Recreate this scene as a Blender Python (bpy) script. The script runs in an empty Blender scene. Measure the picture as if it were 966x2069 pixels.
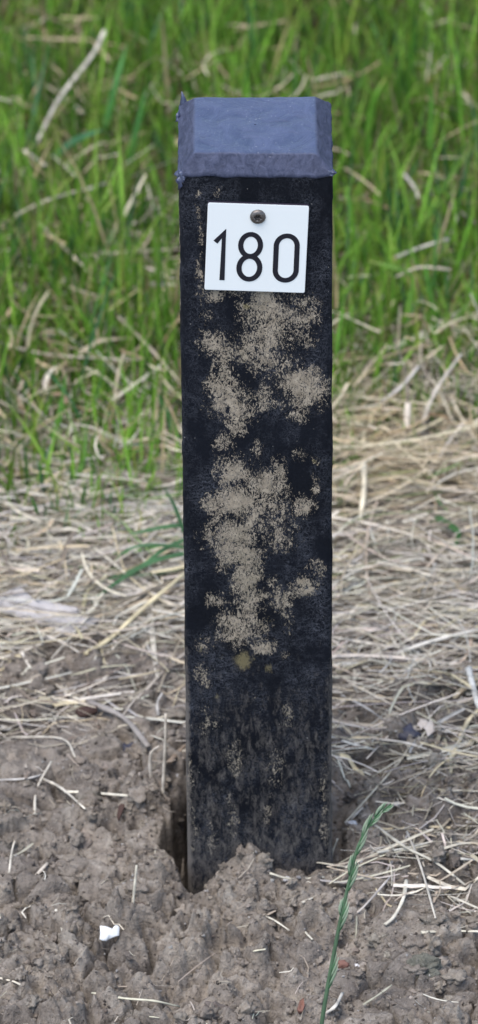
import bpy, bmesh, math, random
import numpy as np
from mathutils import Vector, Matrix

SC = bpy.context.scene
COL = SC.collection
RNG = np.random.default_rng(11)
random.seed(5)

# ------------------------------------------------------------------ camera
CAM = np.array([-0.00627, -3.56608, 2.38911])
YAW, PITCH, ROLL, FPX = -0.00178, 0.53856, -0.00810, 12331.8
PW, PH = 966.0, 2069.0
_fwd = np.array([math.sin(YAW) * math.cos(PITCH), math.cos(YAW) * math.cos(PITCH), -math.sin(PITCH)])
_rt = np.array([math.cos(YAW), -math.sin(YAW), 0.0])
_up = np.cross(_rt, _fwd)
R_ = math.cos(ROLL) * _rt + math.sin(ROLL) * _up
U_ = -math.sin(ROLL) * _rt + math.cos(ROLL) * _up
cd = bpy.data.cameras.new('camera')
cd.sensor_fit = 'VERTICAL'
cd.sensor_height = 24.0
cd.lens = FPX / PH * 24.0
cd.clip_start = 0.05
cd.clip_end = 500.0
cd.dof.use_dof = True
cd.dof.focus_distance = 4.03
cd.dof.aperture_fstop = 6.6
cam = bpy.data.objects.new('camera', cd)
M = Matrix.Identity(4)
for i in range(3):
    M[i][0], M[i][1], M[i][2], M[i][3] = R_[i], U_[i], -_fwd[i], CAM[i]
cam.matrix_world = M
COL.objects.link(cam)
SC.camera = cam

# ------------------------------------------------------------------ sky, sun, exposure
SUN_EL, SUN_ROT = math.radians(68), math.radians(180 + 45)
w = bpy.data.worlds.new('World')
SC.world = w
w.use_nodes = True
nt = w.node_tree
sky = nt.nodes.new('ShaderNodeTexSky')
sky.sky_type = 'NISHITA'
sky.sun_disc = False
sky.sun_elevation = SUN_EL
sky.sun_rotation = SUN_ROT
bg = nt.nodes['Background']
bg.inputs['Strength'].default_value = 0.10
nt.links.new(sky.outputs[0], bg.inputs['Color'])
sl = bpy.data.lights.new('sun', 'SUN')
sl.energy = 1.4
sl.angle = math.radians(50)
sl.color = (1.0, 0.94, 0.86)
sun = bpy.data.objects.new('sun', sl)
sd = Vector((math.sin(SUN_ROT) * math.cos(SUN_EL), math.cos(SUN_ROT) * math.cos(SUN_EL), math.sin(SUN_EL)))
sun.rotation_euler = (-sd).to_track_quat('-Z', 'Y').to_euler()
sun.location = (0, 0, 5)
COL.objects.link(sun)
SC.view_settings.view_transform = 'Standard'
SC.view_settings.look = 'None'
SC.view_settings.gamma = 1.0
SC.view_settings.use_curve_mapping = False
SC.view_settings.exposure = 1.48

# ------------------------------------------------------------------ helpers
def ray(px, py):
    d = _fwd * FPX + R_ * (px - PW / 2) - U_ * (py - PH / 2)
    return d / np.linalg.norm(d)

def on_z(px, py, z):
    d = ray(px, py)
    return CAM + d * ((z - CAM[2]) / d[2])

def on_y(px, py, y):
    d = ray(px, py)
    return CAM + d * ((y - CAM[1]) / d[1])

def hash_grid(seed, n=256):
    return np.random.default_rng(seed).random((n, n))

def vnoise(x, y, scale, seed):
    g = hash_grid(seed)
    u, v = x / scale, y / scale
    i, j = np.floor(u).astype(np.int64), np.floor(v).astype(np.int64)
    f, h = u - i, v - j
    f = f * f * f * (f * (f * 6 - 15) + 10)
    h = h * h * h * (h * (h * 6 - 15) + 10)
    a, b = g[i & 255, j & 255], g[(i + 1) & 255, j & 255]
    c, d = g[i & 255, (j + 1) & 255], g[(i + 1) & 255, (j + 1) & 255]
    return (a * (1 - f) + b * f) * (1 - h) + (c * (1 - f) + d * f) * h - 0.5

def fbm(x, y, scale, seed, octs=4):
    s, a = np.zeros_like(x), 1.0
    for o in range(octs):
        s = s + a * vnoise(x + 3.1 * o * scale, y - 1.7 * o * scale, scale, seed + o)
        a *= 0.5
        scale *= 0.5
    return s

def worley(x, y, scale, seed):
    gx, gy, gr = hash_grid(seed), hash_grid(seed + 1), hash_grid(seed + 2)
    u, v = x / scale, y / scale
    i, j = np.floor(u).astype(np.int64), np.floor(v).astype(np.int64)
    d1 = np.full(x.shape, 9.0)
    d2 = np.full(x.shape, 9.0)
    r1 = np.zeros_like(x)
    for di in (-1, 0, 1):
        for dj in (-1, 0, 1):
            a, b = (i + di) & 255, (j + dj) & 255
            d = np.hypot(i + di + gx[a, b] - u, j + dj + gy[a, b] - v)
            n = d < d1
            d2 = np.where(n, d1, np.minimum(d2, d))
            r1 = np.where(n, gr[a, b], r1)
            d1 = np.where(n, d, d1)
    return d1, d2, r1

def sstep(a, b, x):
    t = np.clip((x - a) / (b - a), 0, 1)
    return t * t * (3 - 2 * t)

# contact line of the soil along the post's front face (pixels of the photograph, turned to metres)
_prof_px = [(330, 1745), (360, 1760), (372, 1790), (382, 1818), (398, 1814), (414, 1775), (450, 1738), (488, 1706), (512, 1706),
            (532, 1724), (562, 1754), (620, 1760), (668, 1746), (700, 1750), (760, 1752)]
_prof = np.array([[on_y(a, b, -0.05)[0], on_y(a, b, -0.05)[2]] for a, b in _prof_px])

def soil_weight(x, y):
    edge = 0.24 + 0.10 * fbm(x, y * 0.7, 0.12, 301, 3) - 0.05 * sstep(0.03, 0.14, x)
    return 1 - sstep(-0.07, 0.10, y - edge)

def height(x, y):
    x = np.asarray(x, float)
    y = np.asarray(y, float)
    near = 1 - sstep(1.2, 2.5, np.hypot(x, y))
    ws = soil_weight(x, y) * 0.85 + 0.15
    wx = x + 0.006 * fbm(x, y, 0.03, 31, 3)
    wy = y + 0.006 * fbm(x, y, 0.03, 41, 3)
    h = 0.016 * fbm(x, y, 0.16, 51, 2)
    d1, d2, r = worley(wx, wy, 0.030, 61)
    lump = np.sqrt(np.clip(1 - (d1 / 0.78) ** 2, 0, 1)) * (0.25 + r)
    e1, e2, q = worley(wx, wy, 0.0125, 71)
    small = np.sqrt(np.clip(1 - (e1 / 0.75) ** 2, 0, 1)) * (0.15 + q)
    k1, k2, kq = worley(wx, wy, 0.0055, 81)
    tiny = np.sqrt(np.clip(1 - (k1 / 0.75) ** 2, 0, 1)) * kq
    rough = np.clip(0.75 + 2.4 * fbm(x, y, 0.07, 91, 2), 0.22, 1.5)     # smooth pats next to crumbly ground
    det = 0.013 * lump + rough * (0.0068 * small + 0.0042 * tiny + 0.0050 * fbm(x, y, 0.0070, 151, 3)) + 0.0050 * fbm(x, y, 0.012, 101, 4)
    crack = 1 - sstep(0.02, 0.10, d2 - d1)
    det = det - 0.009 * crack * sstep(-0.10, 0.20, fbm(x, y, 0.05, 111, 2))
    p1, p2, pr = worley(wx + 0.3, wy, 0.034, 121)
    det = det - 0.016 * np.exp(-(p1 / 0.17) ** 2) * (pr > 0.35)
    p1, p2, pr = worley(wx + 0.7, wy, 0.016, 161)
    det = det - 0.012 * np.exp(-(p1 / 0.23) ** 2) * (pr > 0.42) * rough
    h = h + near * ws * (det - 0.006)
    # mound and dip at the foot of the post
    dx = np.clip(np.abs(x) - 0.05, 0, 1)
    prof = np.interp(x, _prof[:, 0], _prof[:, 1]) - 0.0045 + 0.0045 * fbm(x, y, 0.011, 171, 3)
    dy = np.where(y < -0.05, -0.05 - y, np.clip(y - 0.05, 0, 1) * 1.0)
    wt = np.exp(-(dy / 0.028) ** 2) * np.exp(-(dx / 0.018) ** 2) * (y < 0.055)
    fine = 0.0060 * fbm(x, y, 0.02, 131, 4) + 0.0045 * (small - 0.4) + 0.003 * tiny + 0.004 * fbm(x, y, 0.0070, 151, 3)
    h = h * (1 - wt) + (prof + fine) * wt
    # gap down the left side of the post
    wd = 0.0150 * sstep(-0.070, -0.018, y) * (1 - sstep(0.010, 0.055, y)) * (1 + 1.3 * fbm(x, y, 0.013, 141, 3))
    dl = -0.05 - x
    gap = (1 - sstep(wd * 0.55, wd * 1.15 + 0.0012, dl)) * (dl > -0.012) * sstep(-0.066, -0.050, y) * (1 - sstep(0.03, 0.06, y))
    h = h - 0.045 * gap
    # small gap at the right front corner
    gx = 1 - sstep(0.003, 0.009, np.abs(x - 0.0535))
    gy = sstep(-0.055, -0.04, y) * (1 - sstep(0.0, 0.05, y))
    h = h - 0.012 * gx * gy
    return h

def on_ground(px, py, lift=0.0):
    z = 0.0
    for _ in range(4):
        p = on_z(px, py, z + lift)
        z = float(height(np.array([p[0]]), np.array([p[1]]))[0])
    return on_z(px, py, z + lift)

def np_mesh(name, V, F, mat, tint=None, smooth=True, extra=None):
    V = np.ascontiguousarray(V, np.float32)
    F = np.ascontiguousarray(F, np.int32)
    k = F.shape[1]
    me = bpy.data.meshes.new(name)
    me.vertices.add(len(V))
    me.vertices.foreach_set('co', V.ravel())
    me.loops.add(F.size)
    me.loops.foreach_set('vertex_index', F.ravel())
    me.polygons.add(len(F))
    me.polygons.foreach_set('loop_start', np.arange(0, F.size, k, dtype=np.int32))
    me.polygons.foreach_set('loop_total', np.full(len(F), k, np.int32))
    me.polygons.foreach_set('use_smooth', np.full(len(F), smooth, bool))
    me.update(calc_edges=True)
    if tint is not None:
        c = np.ones((len(V), 4), np.float32)
        c[:, :3] = tint
        a = me.attributes.new('tint', 'FLOAT_COLOR', 'POINT')
        a.data.foreach_set('color', c.ravel())
    for n, v in (extra or {}).items():
        a = me.attributes.new(n, 'FLOAT', 'POINT')
        a.data.foreach_set('value', np.ascontiguousarray(v, np.float32))
    me.materials.append(mat)
    return me

def link(name, me, parent=None, loc=None):
    o = bpy.data.objects.new(name, me)
    COL.objects.link(o)
    if loc is not None:
        o.location = loc
    if parent is not None:
        o.parent = parent
    return o

def tag(o, label=None, cat=None, group=None, kind=None):
    for k, v in (('label', label), ('category', cat), ('group', group), ('kind', kind)):
        if v:
            o[k] = v
    return o

def empty(name, loc):
    o = bpy.data.objects.new(name, None)
    o.empty_display_size = 0.02
    COL.objects.link(o)
    o.location = loc
    return o

def bm_obj(name, bm, mats, parent=None, loc=None, smooth=True):
    me = bpy.data.meshes.new(name)
    bm.normal_update()
    bm.to_mesh(me)
    bm.free()
    for m in (mats if isinstance(mats, list) else [mats]):
        me.materials.append(m)
    if smooth:
        for p in me.polygons:
            p.use_smooth = True
    return link(name, me, parent, loc)

# ------------------------------------------------------------------ materials
class NT:
    def __init__(self, name):
        self.m = bpy.data.materials.new(name)
        self.m.use_nodes = True
        self.t = self.m.node_tree
        self.b = self.t.nodes['Principled BSDF']
    def n(self, typ, **kw):
        nd = self.t.nodes.new(typ)
        for k, v in kw.items():
            if k.startswith('i_'):
                nd.inputs[k[2:].replace('_', ' ')].default_value = v
            else:
                setattr(nd, k, v)
        return nd
    def l(self, a, b):
        self.t.links.new(a, b)
    def coord(self, scale=(1, 1, 1), rot=(0, 0, 0), loc=(0, 0, 0)):
        tc = self.n('ShaderNodeTexCoord')
        mp = self.n('ShaderNodeMapping')
        mp.inputs['Scale'].default_value = scale
        mp.inputs['Rotation'].default_value = rot
        mp.inputs['Location'].default_value = loc
        self.l(tc.outputs['Object'], mp.inputs['Vector'])
        return mp.outputs[0]
    def noise(self, vec, scale, detail=4, rough=0.55, dist=0.0):
        nd = self.n('ShaderNodeTexNoise', i_Scale=scale, i_Detail=detail, i_Roughness=rough, i_Distortion=dist)
        self.l(vec, nd.inputs['Vector'])
        return nd.outputs['Fac']
    def ramp(self, fac, stops):
        r = self.n('ShaderNodeValToRGB')
        el = r.color_ramp.elements
        while len(el) < len(stops):
            el.new(0.5)
        for e, (p, c) in zip(el, stops):
            e.position = p
            e.color = (c, c, c, 1) if not isinstance(c, tuple) else (*c, 1)
        self.l(fac, r.inputs[0])
        return r.outputs[0]
    def mix(self, fac, a, b, mode='MIX'):
        x = self.n('ShaderNodeMix', data_type='RGBA', blend_type=mode)
        for s, v in ((x.inputs[0], fac), (x.inputs[6], a), (x.inputs[7], b)):
            if isinstance(v, (int, float)):
                s.default_value = v
            elif isinstance(v, tuple):
                s.default_value = (*v, 1)
            else:
                self.l(v, s)
        return x.outputs[2]
    def math(self, op, a, b=0.0, clamp=False):
        x = self.n('ShaderNodeMath', operation=op, use_clamp=clamp)
        for s, v in zip(x.inputs, (a, b)):
            if isinstance(v, (int, float)):
                s.default_value = v
            else:
                self.l(v, s)
        return x.outputs[0]
    def bump(self, h, strength, dist, normal=None):
        b = self.n('ShaderNodeBump', i_Strength=strength, i_Distance=dist)
        self.l(h, b.inputs['Height'])
        if normal is not None:
            self.l(normal, b.inputs['Normal'])
        return b.outputs[0]
    def attr(self, name):
        return self.n('ShaderNodeAttribute', attribute_name=name)

def mat_tint(name, rough=0.6, trans=0.0, var=0.25, vscale=120, spec=0.4):
    t = NT(name)
    at = t.attr('tint').outputs['Color']
    nz = t.noise(t.coord(), vscale, 3)
    v = t.ramp(nz, [(0.25, 1 - var), (0.75, 1 + var * 0.6)])
    col = t.mix(1.0, at, v, 'MULTIPLY')
    t.l(col, t.b.inputs['Base Color'])
    t.b.inputs['Roughness'].default_value = rough
    t.b.inputs['Specular IOR Level'].default_value = spec
    if trans:
        tr = t.n('ShaderNodeBsdfTranslucent')
        t.l(col, tr.inputs['Color'])
        mx = t.n('ShaderNodeMixShader')
        mx.inputs[0].default_value = trans
        out = t.t.nodes['Material Output']
        t.l(t.b.outputs[0], mx.inputs[1])
        t.l(tr.outputs[0], mx.inputs[2])
        t.l(mx.outputs[0], out.inputs['Surface'])
    return t.m

def mat_plain(name, col, rough=0.6, spec=0.4, metal=0.0, var=0.2, vscale=150, bump=0.0):
    t = NT(name)
    nz = t.noise(t.coord(), vscale, 4)
    c = t.mix(nz, tuple(x * (1 - var) for x in col), tuple(min(1, x * (1 + var)) for x in col))
    t.l(c, t.b.inputs['Base Color'])
    t.b.inputs['Roughness'].default_value = rough
    t.b.inputs['Specular IOR Level'].default_value = spec
    t.b.inputs['Metallic'].default_value = metal
    if bump:
        t.l(t.bump(nz, 0.6, bump), t.b.inputs['Normal'])
    return t.m

def make_soil():
    t = NT('soil')
    co = t.coord()
    big = t.noise(co, 13, 4, 0.6)
    med = t.noise(co, 55, 5, 0.6)
    fine = t.noise(co, 420, 4, 0.65)
    grit = t.noise(co, 190, 5, 0.7, 0.4)
    c = t.ramp(med, [(0.30, (0.195, 0.165, 0.136)), (0.50, (0.325, 0.279, 0.231)), (0.70, (0.45, 0.396, 0.334))])
    damp = t.ramp(big, [(0.40, 0.0), (0.62, 1.0)])
    c = t.mix(t.math('MULTIPLY', damp, 0.58), c, (0.105, 0.092, 0.085))
    c = t.mix(t.ramp(grit, [(0.55, 0.0), (0.72, 0.65)]), c, (0.39, 0.350, 0.305))
    c = t.mix(t.ramp(grit, [(0.30, 0.65), (0.43, 0.0)]), c, (0.070, 0.058, 0.050))
    c = t.mix(t.ramp(fine, [(0.60, 0.0), (0.74, 0.6)]), c, (0.40, 0.37, 0.335))
    c = t.mix(t.ramp(fine, [(0.26, 0.7), (0.40, 0.0)]), c, (0.045, 0.038, 0.034))
    # matted brown thatch takes over from bare soil under the lawn
    lawn = t.attr('lawn').outputs['Fac']
    th = t.ramp(fine, [(0.3, (0.035, 0.034, 0.015)), (0.65, (0.13, 0.115, 0.055))])
    c = t.mix(lawn, c, th)
    t.l(c, t.b.inputs['Base Color'])
    t.b.inputs['Roughness'].default_value = 0.92
    t.b.inputs['Specular IOR Level'].default_value = 0.15
    n1 = t.bump(med, 0.6, 0.006)
    n1 = t.bump(grit, 1.0, 0.0042, n1)
    t.l(t.bump(fine, 1.0, 0.0020, n1), t.b.inputs['Normal'])
    return t.m

def make_crumb():
    t = NT('soil_crumb')
    co = t.coord()
    grit = t.noise(co, 230, 5, 0.7, 0.4)
    fine = t.noise(co, 480, 4, 0.65)
    c = t.mix(1.0, t.attr('tint').outputs['Color'], t.ramp(t.noise(co, 60, 3), [(0.3, 0.75), (0.7, 1.2)]), 'MULTIPLY')
    c = t.mix(t.ramp(grit, [(0.54, 0.0), (0.72, 0.6)]), c, (0.39, 0.350, 0.305))
    c = t.mix(t.ramp(grit, [(0.30, 0.65), (0.43, 0.0)]), c, (0.070, 0.058, 0.050))
    t.l(c, t.b.inputs['Base Color'])
    t.b.inputs['Roughness'].default_value = 0.92
    t.b.inputs['Specular IOR Level'].default_value = 0.15
    t.l(t.bump(fine, 1.0, 0.0020, t.bump(grit, 1.0, 0.004)), t.b.inputs['Normal'])
    return t.m

def make_shaft_mat():
    t = NT('weathered_black_plastic')
    co = t.coord()
    stain = t.attr('stain').outputs['Fac']
    yel = t.attr('lichen').outputs['Fac']
    low = t.attr('grime').outputs['Fac']
    # curly scuffed fibres
    fib = t.noise(t.coord((1, 1, 0.8)), 250, 3, 0.6, 2.4)
    fib2 = t.noise(t.coord((1, 1, 0.55), (0, 0.5, 0)), 430, 4, 0.7, 1.8)
    line = t.math('SUBTRACT', 1.0, t.math('ABSOLUTE', t.math('MULTIPLY', t.math('SUBTRACT', fib, 0.5), 16.0)), True)
    arc = t.noise(t.coord((1, 1, 2.6), (0, 0.35, 0)), 60, 2, 0.5, 1.4)
    arcl = t.math('SUBTRACT', 1.0, t.math('ABSOLUTE', t.math('MULTIPLY', t.math('SUBTRACT', arc, 0.5), 46.0)), True)
    patch = t.noise(co, 75, 3, 0.6, 0.8)
    scm = t.ramp(t.noise(t.coord((1, 1, 0.6), (0, 0, 0), (3, 1, 2)), 45, 4, 0.65), [(0.42, 0.05), (0.66, 1.0)])
    base = t.mix(t.ramp(t.noise(co, 14, 4), [(0.3, 0.0), (0.7, 1.0)]), (0.0036, 0.0046, 0.0072), (0.0062, 0.0080, 0.0130))
    scuff = t.math('MULTIPLY', t.math('ADD', t.math('MULTIPLY', line, 0.60), t.math('MULTIPLY', arcl, 0.50), True), scm)
    base = t.mix(scuff, base, (0.095, 0.100, 0.118))
    # pale dried mud and lichen caught in the fibres
    lev = t.math('ADD', t.math('MULTIPLY', stain, 0.98), t.math('MULTIPLY', t.math('SUBTRACT', fib2, 0.5), 3.0))
    lev = t.math('ADD', lev, t.math('MULTIPLY', t.math('SUBTRACT', patch, 0.5), 1.5))
    lev = t.math('SUBTRACT', lev, t.math('MULTIPLY', line, 0.42))
    lev = t.math('MULTIPLY', lev, t.ramp(stain, [(0.06, 0.0), (0.22, 1.0)]))
    msk = t.ramp(lev, [(0.45, 0.0), (0.57, 1.0)])
    mud = t.ramp(t.noise(co, 160, 4, 0.6), [(0.3, (0.240, 0.198, 0.145)), (0.7, (0.47, 0.395, 0.300))])
    mud = t.mix(t.ramp(t.noise(t.coord((1, 1, 0.5), (0, 0, 0), (2, 5, 1)), 24, 3), [(0.46, 0.0), (0.66, 0.5)]), mud, (0.240, 0.210, 0.150))
    mud = t.mix(t.ramp(fib, [(0.56, 0.0), (0.66, 0.6)]), mud, (0.085, 0.080, 0.078))
    c = t.mix(msk, base, mud)
    gl = t.math('ADD', low, t.math('MULTIPLY', t.math('SUBTRACT', t.noise(t.coord((1, 1, 0.38)), 230, 5, 0.72, 0.6), 0.5), 1.5))
    gl = t.math('ADD', gl, t.math('MULTIPLY', t.math('SUBTRACT', fib2, 0.5), 0.8))
    c = t.mix(t.ramp(gl, [(0.36, 0.0), (0.82, 0.72)]), c, (0.165, 0.147, 0.130))
    yl = t.math('ADD', yel, t.math('MULTIPLY', t.math('SUBTRACT', fib2, 0.5), 1.2))
    c = t.mix(t.ramp(yl, [(0.42, 0.0), (0.75, 0.62)]), c, (0.26, 0.215, 0.11))
    speck = t.ramp(t.noise(co, 620, 1, 0.5), [(0.77, 0.0), (0.80, 0.8)])
    c = t.mix(speck, c, (0.45, 0.42, 0.38))
    t.l(c, t.b.inputs['Base Color'])
    t.l(t.ramp(msk, [(0.0, 0.62), (1.0, 0.95)]), t.b.inputs['Roughness'])
    t.b.inputs['Specular IOR Level'].default_value = 0.13
    n1 = t.bump(fib, 0.6, 0.0006)
    t.l(t.bump(lev, 0.5, 0.0006, n1), t.b.inputs['Normal'])
    return t.m

def make_cap_mat():
    t = NT('smooth_sky_tinted_plastic')
    co = t.coord()
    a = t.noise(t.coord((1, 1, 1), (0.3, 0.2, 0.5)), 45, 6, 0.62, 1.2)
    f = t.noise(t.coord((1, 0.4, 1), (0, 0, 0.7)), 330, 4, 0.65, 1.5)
    c = t.mix(t.ramp(a, [(0.3, 0.0), (0.7, 1.0)]), (0.032, 0.042, 0.084), (0.060, 0.076, 0.142))  # blue of the reflected sky put into the black plastic's base colour
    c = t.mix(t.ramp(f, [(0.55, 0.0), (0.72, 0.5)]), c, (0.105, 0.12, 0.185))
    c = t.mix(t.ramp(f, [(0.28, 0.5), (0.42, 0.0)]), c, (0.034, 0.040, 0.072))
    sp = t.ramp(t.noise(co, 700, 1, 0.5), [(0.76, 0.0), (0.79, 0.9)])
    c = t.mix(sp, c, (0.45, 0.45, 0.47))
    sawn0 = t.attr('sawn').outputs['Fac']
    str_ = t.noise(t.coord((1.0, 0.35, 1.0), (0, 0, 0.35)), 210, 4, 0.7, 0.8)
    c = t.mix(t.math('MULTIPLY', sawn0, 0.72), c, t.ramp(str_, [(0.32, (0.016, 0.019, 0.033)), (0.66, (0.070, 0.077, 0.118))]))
    t.l(c, t.b.inputs['Base Color'])
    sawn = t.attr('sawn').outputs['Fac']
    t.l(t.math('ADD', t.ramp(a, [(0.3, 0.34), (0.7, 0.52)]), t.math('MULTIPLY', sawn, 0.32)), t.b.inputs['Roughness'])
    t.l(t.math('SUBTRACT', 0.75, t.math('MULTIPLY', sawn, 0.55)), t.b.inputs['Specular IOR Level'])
    n1 = t.bump(a, 0.7, 0.003)
    t.l(t.bump(f, 0.45, 0.0005, n1), t.b.inputs['Normal'])
    return t.m

SOIL = make_soil()
CRUMB = make_crumb()
SHAFT = make_shaft_mat()
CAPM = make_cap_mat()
GRASS = mat_tint('grass_blade', 0.5, 0.42, 0.30, 60, 0.18)
STRAW = mat_tint('dry_straw', 0.62, 0.10, 0.30, 140, 0.35)
WHITE = mat_plain('white_plate_face', (0.82, 0.845, 0.825), 0.38, 0.45, 0, 0.015, 40)
EDGE = mat_plain('plate_dark_core', (0.020, 0.016, 0.030), 0.5, 0.4, 0, 0.2)
INK = mat_plain('numeral_black', (0.011, 0.011, 0.018), 0.5, 0.35, 0, 0.15, 400)
STEEL = mat_plain('dull_steel', (0.17, 0.155, 0.145), 0.48, 0.5, 0.9, 0.3, 900, 0.0004)
RECESS = mat_plain('recess_dark', (0.05, 0.045, 0.042), 0.6, 0.4, 0.5, 0.4, 900)  # darker tone for the walls and floor of the screw recess
SHELLM = mat_plain('white_shell', (0.64, 0.64, 0.63), 0.5, 0.4, 0, 0.14, 140, 0.0012)
PALE = mat_plain('pale_papery_leaf', (0.42, 0.39, 0.37), 0.75, 0.2, 0, 0.45, 110, 0.005)
RUST = mat_plain('rusty_leaf', (0.30, 0.085, 0.035), 0.7, 0.3, 0, 0.35, 120)
BRICKY = mat_plain('reddish_stone', (0.19, 0.100, 0.078), 0.85, 0.2, 0, 0.3, 200, 0.001)
BARK = mat_plain('dark_bark', (0.055, 0.032, 0.026), 0.8, 0.3, 0, 0.4, 120, 0.002)
DARKCHIP = mat_plain('blue_black_chip', (0.040, 0.040, 0.058), 0.5, 0.4, 0, 0.5, 120, 0.002)
PEBBLE = mat_plain('white_pebble', (0.56, 0.55, 0.55), 0.6, 0.4, 0, 0.1, 200, 0.0006)

# ------------------------------------------------------------------ soil sheet reaching the horizon
def build_ground():
    def spread(lo, hi, step, far):
        core = np.arange(lo, hi + step * .5, step)
        out, s, p = [], step, hi
        while p < far:
            s *= 1.22
            p += s
            out.append(p)
        return core, np.array(out)
    cx, ex = spread(-0.24, 0.24, 0.00125, 70)
    xs = np.concatenate([-ex[::-1], cx, ex])
    cy = np.arange(-0.34, 0.30, 0.00135)
    cy2 = np.concatenate([np.arange(0.30, 0.5, 0.004), np.arange(0.50, 2.4, 0.012)])
    s, p, ey = 0.012, cy2[-1], []
    while p < 120:
        s *= 1.25; p += s; ey.append(p)
    s, p, fy = 0.00135, -0.34, []
    while p > -60:
        s *= 1.25; p -= s; fy.append(p)
    ys = np.concatenate([fy[::-1], cy, cy2, ey])
    X, Y = np.meshgrid(xs, ys)
    Z = height(X.ravel(), Y.ravel())
    V = np.stack([X.ravel(), Y.ravel(), Z], 1)
    nx, ny = len(xs), len(ys)
    i = (np.arange(ny - 1)[:, None] * nx + np.arange(nx - 1)[None, :]).ravel()
    F = np.stack([i, i + 1, i + nx + 1, i + nx], 1)
    n = fbm(V[:, 0], V[:, 1], 0.10, 201, 3)
    lawn = sstep(0.42, 0.66, V[:, 1] + 0.15 * n)
    lawn = np.maximum(lawn, sstep(3, 6, np.abs(V[:, 0])))
    me = np_mesh('soil_ground', V, F, SOIL, extra={'lawn': lawn})
    tag(link('soil_ground', me), kind='structure')
build_ground()

# ------------------------------------------------------------------ the numbered post
A, HT, CI, CH = 0.05, 0.5444, 0.0098, 0.0098

def square_ring(half, rad, ns, nc):
    pts = []
    q = half - rad
    for k in range(4):
        a0 = -math.pi / 2 + k * math.pi / 2 - math.pi / 4
        c, s = math.cos(k * math.pi / 2), math.sin(k * math.pi / 2)
        for t in np.linspace(-q, q, ns, endpoint=False):      # front side first (y = -half)
            x, y = t, -half
            pts.append((x * c - y * s, x * s + y * c))
        for a in np.linspace(0, math.pi / 2, nc, endpoint=False):
            x, y = q + rad * math.sin(a), -q - rad * math.cos(a)
            pts.append((x * c - y * s, x * s + y * c))
    return np.array(pts)

def rings_mesh(name, rings, mat, extra_fn=None, noise_amp=0.0):
    n = len(rings[0])
    V = np.concatenate(rings, 0)
    r = len(rings)
    i = (np.arange(r - 1)[:, None] * n + np.arange(n)[None, :]).ravel()
    j = (np.arange(r - 1)[:, None] * n + (np.arange(n)[None, :] + 1) % n).ravel()
    F = np.stack([i, j, j + n, i + n], 1)
    ex = extra_fn(V) if extra_fn else None
    return np_mesh(name, V, F, mat, extra=ex)

STAINS = [  # x, y, rx, ry, strength in pixels of the photograph's front face
    (440, 597, 36, 11, .62), (533, 630, 36, 45, 1.0), (540, 675, 36, 40, .92), (602, 650, 42, 48, .62), (625, 618, 26, 22, .6), (585, 690, 30, 30, .5),
    (428, 690, 26, 24, .85), (456, 715, 22, 26, .75), (500, 700, 27, 34, .68), (548, 725, 46, 32, .66), (450, 762, 22, 36, .70),
    (415, 640, 14, 14, .45), (622, 690, 16, 24, .5),
    (458, 800, 36, 36, .92), (484, 822, 34, 40, .88), (475, 860, 22, 20, .7), (612, 786, 43, 36, 1.05), (604, 836, 20, 18, .72), (575, 815, 16, 14, .6),
    (532, 810, 20, 30, .58), (453, 893, 20, 22, .65), (522, 908, 11, 26, .55),
    (472, 950, 28, 30, .86), (560, 952, 15, 22, .74), (610, 922, 16, 14, .48), (636, 980, 9, 22, .5), (640, 930, 12, 12, .4),
    (436, 1012, 24, 15, .72), (478, 1018, 42, 32, .98), (532, 990, 36, 32, .92), (545, 1030, 52, 34, .74), (606, 1026, 25, 20, .85), (575, 985, 12, 12, .5),
    (478, 1082, 55, 30, .98), (482, 1120, 36, 30, 1.0), (560, 1080, 42, 30, .62), (520, 1060, 40, 30, .74), (425, 1085, 12, 20, .6),
    (403, 470, 6, 70, .52), (404, 560, 7, 45, .55), (440, 386, 9, 9, .55), (398, 400, 7, 14, .45), (412, 590, 16, 12, .5),
    (500, 1165, 24, 42, .98), (505, 1210, 27, 32, .84), (440, 1213, 18, 19, .66), (616, 1184, 25, 15, .92), (640, 1150, 18, 20, .52), (548, 1178, 10, 16, .6),
    (490, 1258, 46, 22, .86), (482, 1288, 30, 22, .86), (526, 1306, 22, 18, .82), (414, 1305, 22, 17, .66), (582, 1240, 14, 52, .48), (573, 1325, 12, 12, .55),
    (452, 1275, 14, 18, .6), (560, 1210, 20, 24, .44), (410, 1360, 17, 20, .52), (420, 1385, 12, 8, .4),
    (515, 1410, 12, 12, .42), (585, 1445, 12, 26, .45), (475, 1530, 18, 34, .45), (556, 1550, 20, 42, .42), (412, 1455, 14, 36, .42), (440, 1460, 10, 22, .36),
    (655, 1580, 10, 40, .42), (470, 1660, 10, 60, .42), (545, 1650, 8, 50, .36), (388, 1620, 7, 110, .50), (660, 1680, 8, 60, .42), (425, 1690, 10, 40, .4)]
YELLOW = [(490, 1335, 19, 20, .85), (541, 1352, 9, 9, .66), (445, 1410, 7, 7, .66), (542, 1252, 9, 18, .5), (498, 622, 5, 6, .85), (405, 1310, 9, 10, .6), (640, 932, 5, 4, .9), (450, 1330, 8, 8, .5)]

def blob_field(V, blobs, front):
    X = V[:, 0] + 0.004 * fbm(V[:, 0], V[:, 2], 0.014, 401, 3)
    Z = V[:, 2] + 0.004 * fbm(V[:, 0], V[:, 2], 0.014, 411, 3)
    s = np.zeros(len(V))
    for px, py, rx, ry, st in blobs:
        c = on_y(px, py, -A)
        ax = rx / 3040.0
        az = ry / (3040.0 * 0.865)
        d2 = ((X - c[0]) / ax) ** 2 + ((Z - c[2]) / az) ** 2
        s = np.maximum(s, st * np.exp(-(d2 * 0.62) ** 1.15))
    return s * front

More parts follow.
